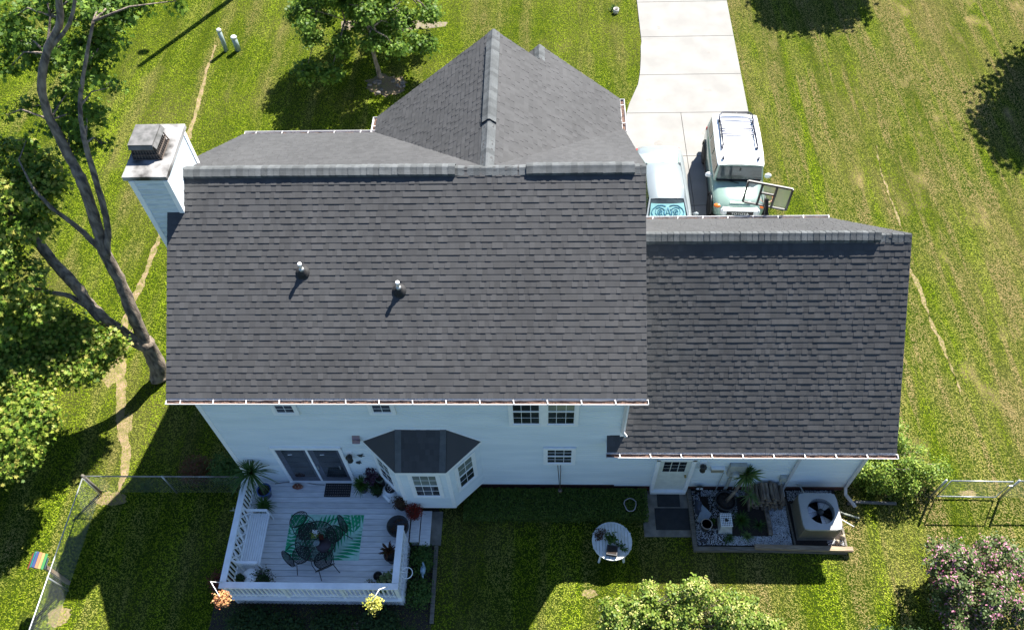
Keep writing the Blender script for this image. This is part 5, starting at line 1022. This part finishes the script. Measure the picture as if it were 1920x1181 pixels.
# ================================================================= FENCES AND SMALL YARD THINGS
def mesh_run(a,b_,h,parent,step=.085):
    a=Vector(a);b_=Vector(b_);L=(b_-a).length;d=(b_-a)/L;nr=Vector((-d.y,d.x,0)); m=MB()
    def wire(p,q): 
        e=(q-p).normalized(); s_=e.cross(nr).normalized()*.0018; o=nr*.0018; m.add([p-s_,p+s_,p+o,q-s_,q+s_,q+o],[(0,1,4,3),(1,2,5,4),(2,0,3,5)])
    t=-h
    while t<L:
        for sg in (1,-1):
            lo_,hi=(t,t+h); x0=max(0,lo_);x1=min(L,hi)
            if x1-x0<.02: continue
            z=(lambda x:(x-lo_)) if sg>0 else (lambda x:h-(x-lo_))
            wire(a+d*x0+Vector((0,0,.04+z(x0))),a+d*x1+Vector((0,0,.04+z(x1))))
        t+=step
    return m.build('chain_link_mesh',GALV,parent)
fl=thing('chain_link_fence',(-4.74,-.15,0),'low chain link fence with its corner post by the dirt path, left of the deck','fence')
m=MB(); m.tube([(-4.74,-.15,1.2),(-.15,-.15,1.2)],.02,8); m.build('top_rail',mat('weathered_rail',(.30,.31,.32),.45,metal=.4,scale=2,col2=(.14,.12,.11)),fl); m=MB(); m.tube([(-4.74,-.15,1.2),(-4.84,-9,1.2)],.02,8); m.build('top_rail',GALV,fl)
mesh_run((-4.74,-.15,0),(-.15,-.15,0),1.15,fl); mesh_run((-4.74,-.15,0),(-4.83,-8,0),1.15,fl)
m=MB(); m.tube([(-4.74,-.15,0),(-4.74,-.15,1.26)],.045,10); m.build('corner_post',TIMBER,fl)
for x,y in ((-2.4,-.15),(-4.78,-3.1),(-4.81,-6)): m=MB(); m.tube([(x,y,0),(x,y,1.22)],.025,8); m.build('post',GALV,fl)
m=MB(); m.tube([(-4.70,-.24,0),(-4.70,-.24,1.2)],.014,6); m.build('tension_bar',GALV,fl)
fr=thing('chain_link_fence',(22,-.18,0),'chain link fence running off from the gate on the right side','fence')
m=MB(); m.tube([(21.95,-.18,1.2),(33,-.1,1.2)],.022,8); m.build('top_rail',GALV,fr); mesh_run((21.95,-.18,0),(30,-.12,0),1.15,fr)
for x in (21.95,25,28): m=MB(); m.tube([(x,-.18,0),(x,-.18,1.25)],.032,8); m.build('post',GALV,fr)
m=MB(); m.tube([(19.95,-.18,0),(19.95,-.18,1.25)],.035,8); m.build('post',GALV,fr)
ga=thing('fence_gate',(20.1,-.18,0),'closed chain link gate between the shrub and the right fence','gate')
m=MB(); m.tube([(20.1,-.18,.1),(20.1,-.18,1.2),(21.78,-.2,1.2),(21.78,-.2,.1)],.022,8,closed=True); m.build('frame',GALV,ga); mesh_run((20.12,-.18,.06),(21.76,-.2,.06),1.08,ga)
m=MB(); m.box(21.78,21.95,-.2,-.17,.85,.9); m.build('latch',GALV,ga)
rb=thing('rainbow_bird_house',(-4.82,-2.88,0),'bird house with a rainbow striped slat roof on a wooden post','bird house')
m=MB(); m.bar((-4.84,-2.88,0),(-4.80,-2.88,1.62),.09); m.build('post',WOOD,rb)
m=MB(); m.hexa([(-4.98,-3.0,1.62),(-4.66,-3.0,1.62),(-4.66,-2.72,1.62),(-4.98,-2.72,1.62)],[(-4.98,-3.0,1.85),(-4.66,-3.0,1.85),(-4.66,-2.72,1.85),(-4.98,-2.72,1.85)]); m.add([(-4.98,-3.0,1.85),(-4.66,-3.0,1.85),(-4.82,-3.0,2.0),(-4.98,-2.72,1.85),(-4.66,-2.72,1.85),(-4.82,-2.72,2.0)],[(0,1,2),(3,5,4)]); m.build('box',mat('blue_grey_box',(.10,.16,.2),.7),rb)
for k,c_ in enumerate(((.3,.02,.02),(.34,.06,.05),(.015,.16,.11),(.015,.17,.17),(.01,.03,.12),(.3,.12,.05),(.32,.2,.06),(.02,.15,.03))):
    s_=-1 if k<4 else 1; j=(3-k) if k<4 else (k-4); xa=-4.82+s_*(.005+j*.052); za=2.01-j*.055
    m=MB(); m.slab([(xa,-3.08,za),(xa+s_*.048,-3.08,za-.05),(xa+s_*.048,-2.66,za-.05),(xa,-2.66,za)],(s_*.6,0,.8),.015); m.build('roof_slat',mat('slat_paint_%s'%'abcdefgh'[k],c_,.6,var=.05),rb)
BOL=mat('utility_green_grey',(.26,.33,.33),.5,var=.08)
def bollard(x,y,r,h,label):
    t=thing('utility_pedestal',(x,y,0),label,'utility post','utility posts on the front lawn'); m=MB(); m.lathe([(r,0),(r,h-.06)],(x,y,0),20); m.build('tube',BOL,t); m=MB(); m.lathe([(r*1.15,h-.08),(r*1.15,h-.02),(r*.9,h+.02),(.01,h+.03)],(x,y,0),20); m.build('lid',mat('pale_lid',(.6,.62,.58),.45),t)
bollard(-5.5,20.9,.095,1.12,'taller green grey utility post at the end of the dirt path'); bollard(-4.97,20.93,.12,.72,'shorter green grey utility post right of the taller one')
t=thing('drain_hole',(12.05,23.3,0),'dark open pipe end with pale rim in the far lawn by the driveway','drain'); m=MB(); m.lathe([(.13,0),(.13,.22),(.11,.22),(.11,.01),(.005,.01)],(12.05,23.2,0),16); m.build('pipe_rim',mat('pale_pipe',(.5,.48,.44),.6),t); m=MB(); m.lathe([(.108,.12),(.01,.12)],(12.05,23.2,0),14); m.build('dark_mouth',DARK,t)
m=MB(); straps(m,(11.95,23.45,.02),90,.35,.02,1.3,.6,210); tag(m.build('grass_clump',STRAPM),'ragged grass clump behind the dark pipe end','ornamental grass')
t=thing('utility_pole',(-4.6,27.2,0),'tall wooden utility pole with a lamp arm beyond the front lawn','utility pole'); m=MB(); m.tube([(-4.75,26.9,0),(-4.75,26.9,10.05)],[.17,.13],10); m.build('pole',BARK,t); m=MB(); m.tube([(-4.75,26.9,9.2),(-5.0,27.35,9.5)],.03,6); m.blob((-5.1,27.5,9.5),(.3,.2,.12),10,6,.02); m.build('lamp_arm',GALV,t)
# ================================================================= TREES
def tree(name,label,cat,limbs,blobs,n,lm,size,seed,tw=.2,shell=.3,extra=None,shape=MAPLE,twigs=2,twn=9,grp=None):
    c=limbs[0][0]; t=thing(name,(c[0],c[1],0),label,cat,grp)
    for i,(pts,r0,r1) in enumerate([(l[:-2],l[-2],l[-1]) for l in limbs]):
        pts=[Vector(p) for p in pts]
        # catmull-rom resample with slight wobble
        Q=[];N=len(pts); R=random.Random(seed*10+i)
        for k in range(N-1):
            p0=pts[max(k-1,0)];p1=pts[k];p2=pts[k+1];p3=pts[min(k+2,N-1)]
            for j in range(6):
                u=j/6; Q.append(.5*((2*p1)+(p2-p0)*u+(2*p0-5*p1+4*p2-p3)*u*u+(3*p1-p0-3*p2+p3)*u**3))
        Q.append(pts[-1]); rr=[r0+(r1-r0)*(k/(len(Q)-1))**.8 for k in range(len(Q))]; rr=[r*(1+R.uniform(-.07,.07)) for r in rr]
        m=MB(); m.tube([q+Vector((R.uniform(-1,1),R.uniform(-1,1),0))*r*.12 for q,r in zip(Q,rr)],rr,14 if r0>.1 else 8); m.build('trunk' if i==0 else 'limb',BARK,t)
    if blobs:
        allp=[Vector(p) for l in limbs for p in l[:-2]]; R=random.Random(seed); m=MB()
        for b_ in blobs:
            c_=Vector(b_[:3]); s0=min(allp,key=lambda q:(q-c_).length); md=(s0+c_)/2+Vector((R.uniform(-.2,.2),R.uniform(-.2,.2),R.uniform(0,.3))); m.tube([s0,md,c_],[.035,.022,.012],5)
            for k in range(twigs):
                e=c_+Vector((R.uniform(-1,1)*b_[3],R.uniform(-1,1)*b_[4],R.uniform(-.6,.8)*b_[5]))*.8; m.tube([c_,(c_+e)/2+Vector((0,0,.05)),e],[.012,.008,.004],4)
        m.build('twigs',BARK,t)
        P,O=cloud(blobs,n,seed,tw=tw,shell=shell,twn=twn); leafmesh('crown',P,size,lm,t,shape,seed=seed,out=O,up=.5)
    if extra:
        for (bl,n2,lm2,sz2) in extra: P,O=cloud(bl,n2,seed+77,tw=tw,shell=.5,twn=twn); leafmesh('crown',P,sz2,lm2,t,shape,seed=seed+4,out=O,up=.5)
    return t
def A(px,py,z): v=at(px,py,z); return (v.x,v.y,v.z)
def B(px,py,z,r,rz=None):
    v=at(px,py,z); return (v.x,v.y,v.z,r,r,rz or r*.6)
limbs=[[A(298,712,0),A(291,672,.9),A(272,640,1.9),.27,.24],
 [A(272,645,1.8),A(250,590,3.0),A(222,520,4.3),A(195,470,5.3),A(178,415,6.2),A(150,330,7.6),.2,.14],
 [A(150,332,7.55),A(128,290,8.1),A(95,225,9.1),A(78,160,10.1),A(90,90,11),A(112,40,11.6),A(105,-40,12.6),.14,.07],
 [A(90,95,10.9),A(130,45,11.6),A(145,-30,12.4),.06,.035],[A(80,170,9.9),A(88,100,10.4),A(95,30,11),.05,.03],
 [A(200,478,5.2),A(201,420,6.1),A(180,340,7.4),A(160,270,8.5),A(150,200,9.4),A(160,120,10.4),A(175,40,11.3),.11,.035],
 [A(192,472,5.2),A(150,430,6),A(95,388,7),A(60,350,7.6),.1,.04],
 [A(275,650,1.7),A(235,628,2.5),A(180,585,3.5),A(140,535,4.4),A(100,490,5.1),A(50,430,6.1),A(0,370,7),.21,.12],
 [A(165,575,3.7),A(130,555,4.1),A(95,548,4.4),A(40,535,4.9),A(-20,520,5.3),.09,.04]]
bl=[B(30,30,10.5,.7),B(100,10,11,.7),B(170,20,11,.7),B(215,20,11,.6),B(250,8,11,.6),B(60,90,10,.7),B(25,80,10,.6),B(140,90,10.4,.7),B(190,80,10.2,.6),B(15,130,9.6,.35),B(170,130,9.8,.6),B(200,75,10,.5),B(130,170,9,.5),B(80,120,9.6,.4),B(140,210,8.8,.55),B(110,235,8.3,.5),B(180,215,8.3,.4),B(150,255,8.2,.5),B(60,200,9,.35),B(205,165,8.8,.3),B(190,270,8,.3),B(145,285,7.8,.35),B(50,262,8,.25),B(15,215,8.8,.2),B(205,5,11,.6),B(330,2,11,.35)]
bl2=[B(20,290,7.6,.6),B(60,310,7.4,.55),B(90,330,7.3,.5),B(20,350,7.2,.7),B(70,370,7,.6),B(25,410,6.6,.7),B(70,420,6.6,.45),B(15,460,6.2,.5),B(110,350,7,.3),B(45,520,5.6,.6),B(10,560,5.2,.6),B(70,580,4.9,.5),B(20,610,4.6,.5),B(-20,480,6,.8)]
tree('maple_tree','tall forked maple with long bare limbs at the left of the house','tree',limbs,bl,7200,LM,.14,401,tw=.12,twn=16,shell=.1,extra=[(bl2,8000,LY,.14)])
# lower maple crowns on the left edge
bl=[B(30,620,3.8,.8),B(90,615,3.6,.7),B(140,630,3.3,.6),B(190,650,3,.55),B(30,690,3.4,.8),B(90,690,3.2,.65),B(140,690,3,.5),B(175,690,2.7,.4),B(215,655,2.8,.3),B(60,650,3.2,.7),B(0,650,3.6,.8)]
tree('maple_tree','low spreading maple with sunlit yellow green leaves below the forked one','tree',[[A(-60,720,0),A(-30,700,1.2),A(20,660,2.6),A(90,650,3.2),A(170,655,3),.14,.03]],bl,21000,LY,.125,402,tw=.13)
bl=[B(20,760,3.4,.75),B(70,770,3.2,.5),B(30,810,3.1,.7),B(80,790,2.9,.4),B(10,860,2.8,.55),B(50,850,2.7,.4),B(-20,810,3.2,.9)]
tree('maple_tree','maple branch of sunlit yellow green leaves at the left edge above the fence','tree',[[A(-90,900,0),A(-60,860,1.5),A(-10,810,2.8),A(60,790,3),.12,.03]],bl,14000,LY,.12,403,tw=.12)
# more crown outside the left and lower edge: it shades the corner of the yard
bl=[(-8.6,5.5,6.5,1.7,1.7,1.1),(-9.5,3,5.5,1.8,1.8,1.1),(-8.6,1.4,3.4,1.0,1.0,.7),(-9.8,0,4,1.6,1.6,1)]
tree('maple_tree','broad maple crown standing just outside the left edge','tree',[[(-9.6,2.6,0),(-9.5,2.7,2.5),(-9.2,3.2,5),.2,.08]],bl,9000,LM,.19,404,tw=.25,twigs=1)
# young tree on the front lawn
R=random.Random(44); bl=[]
for k_ in range(70):
    a=R.uniform(0,6.283); q=math.sqrt(R.random()); z=R.uniform(0,1); rr=3.4*(1-.5*z)*q; bl.append((1.3+rr*math.cos(a),19.9+rr*math.sin(a)*.95,1.75+3.6*z-.5*q*(1-z),R.uniform(.35,.6),R.uniform(.35,.6),R.uniform(.25,.4)))
tree('young_maple','young green maple with a pale trunk on the front lawn','tree',[[A(713,147,0),(1.62,18.9,.9),(1.55,19.1,2.0),(1.45,19.4,3.2),(1.3,19.8,4.6),.11,.04],[(1.55,19.1,1.9),(.6,19.3,2.6),(-.5,19.4,3.0),.04,.015],[(1.55,19.1,2.2),(2.4,19.6,2.8),(3.3,20,3.2),.04,.015],[(1.5,19.3,2.7),(1.2,20.6,3.4),(1,21.6,3.8),.035,.015],[(1.5,19.3,2.4),(1.9,18.2,3.0),(2.2,17.6,3.3),.03,.012]],bl,34000,LM,.135,405,tw=.12,shell=.25,twn=14)
R=random.Random(12)
for i in range(16):
    a=R.uniform(0,6.28);r=R.uniform(.35,.85); m=MB(); m.blob((1.95+r*math.cos(a),18.3+r*.7*math.sin(a),.05),(R.uniform(.07,.13),R.uniform(.05,.1),.06),8,5,.25,i); tag(m.build('bed_stone',mat('grey_bed_stone',(.15,.135,.12),.9,island=.2)),'small grey stone in the mulch under the young maple','stone','stones round the young maple')
# trees beyond the frame whose shade falls into it
for x,y,z,r,lb,sd2,h in ((22.9,27.6,5.0,2.5,'round crowned tree beyond the far end of the driveway lawn',406,3),(31.6,20.0,5.2,4.2,'broad dark tree beyond the right edge of the lawn',407,3),):
    bl=[(x+R.uniform(-.5,.5)*r,y+R.uniform(-.5,.5)*r,z+R.uniform(-.3,.3)*r,r*R.uniform(.35,.55),r*R.uniform(.35,.55),r*.4) for _ in range(16)]
    tree('shade_tree',lb,'tree',[[(x,y,0),(x+.1,y,1.8),(x,y+.1,z-.3),.2,.1]],bl,20000,LM,.3,sd2,tw=.3,twigs=1)
# ================================================================= BIG SHRUBS
shrub('broad_shrub','broad sunlit green shrub against the right corner of the wing','shrub',[(18.05,.75,.75,.75,.6,.65),(18.7,1.0,.8,.75,.65,.65),(19.2,.6,.7,.65,.6,.6),(19.75,.35,.55,.45,.5,.5),(18.3,.2,.6,.6,.5,.55),(18.9,.0,.5,.55,.45,.45)],13000,leafmat('privet_leaf',[(.06,.12,.014),(.11,.19,.02),(.19,.27,.035),(.3,.36,.06)]),.07,501,OVAL,tw=.07,clump=6)
bl=[(10.5,-4.1,1.3,.45,.4,.5),(14.3,-4.5,1.0,.45,.4,.45),(11.1,-3.95,1.5,.5,.45,.6),(11.7,-4.0,1.7,.5,.5,.7),(12.3,-3.9,1.75,.5,.5,.75),(12.9,-4.05,1.6,.5,.5,.65),(13.4,-4.1,1.5,.45,.45,.6),(13.9,-4.3,1.2,.4,.4,.5),(12.0,-4.5,1.4,.8,.5,.7),(10.8,-4.4,1.2,.5,.5,.55),(13.2,-4.6,1.2,.7,.5,.6)]
bl=[(a,b_,c_+.22,d,e,f*1.1) for a,b_,c_,d,e,f in bl]
shrub('crape_myrtle','large bushy shrub with pale seed tips at the bottom edge','shrub',bl,21000,leafmat('myrtle_leaf',[(.07,.13,.015),(.15,.23,.03),(.28,.33,.06)]),.085,502,OVAL,tw=.06,fl=(YT,.36,.05,8),clump=8)
bl=[(19.35,-2.6,1.25,.5,.5,.7),(19.9,-2.5,1.3,.6,.5,.75),(20.6,-2.4,1.2,.6,.5,.7),(19.15,-3.4,1.2,.5,.6,.7),(19.7,-3.3,1.3,.7,.6,.8),(20.6,-3.2,1.2,.7,.6,.7),(19.5,-4.1,1.1,.7,.6,.7),(20.5,-4.0,1.1,.8,.6,.7)]
shrub('flowering_shrub','large shrub covered in small pink flowers in the lower right corner','shrub',bl,14000,leafmat('althea_leaf',[(.04,.08,.02),(.09,.14,.035),(.22,.25,.10)]),.08,503,OVAL,tw=.07,fl=(PINK,.22,.065,3),clump=6)
bl=[(17.3,-4.5,.9,.55,.35,.5),(18.2,-4.5,.8,.4,.35,.5)]
shrub('low_shrub','dark leafy shrub at the bottom edge left of the pink flowers','shrub',bl,2600,LD,.08,504,OVAL)
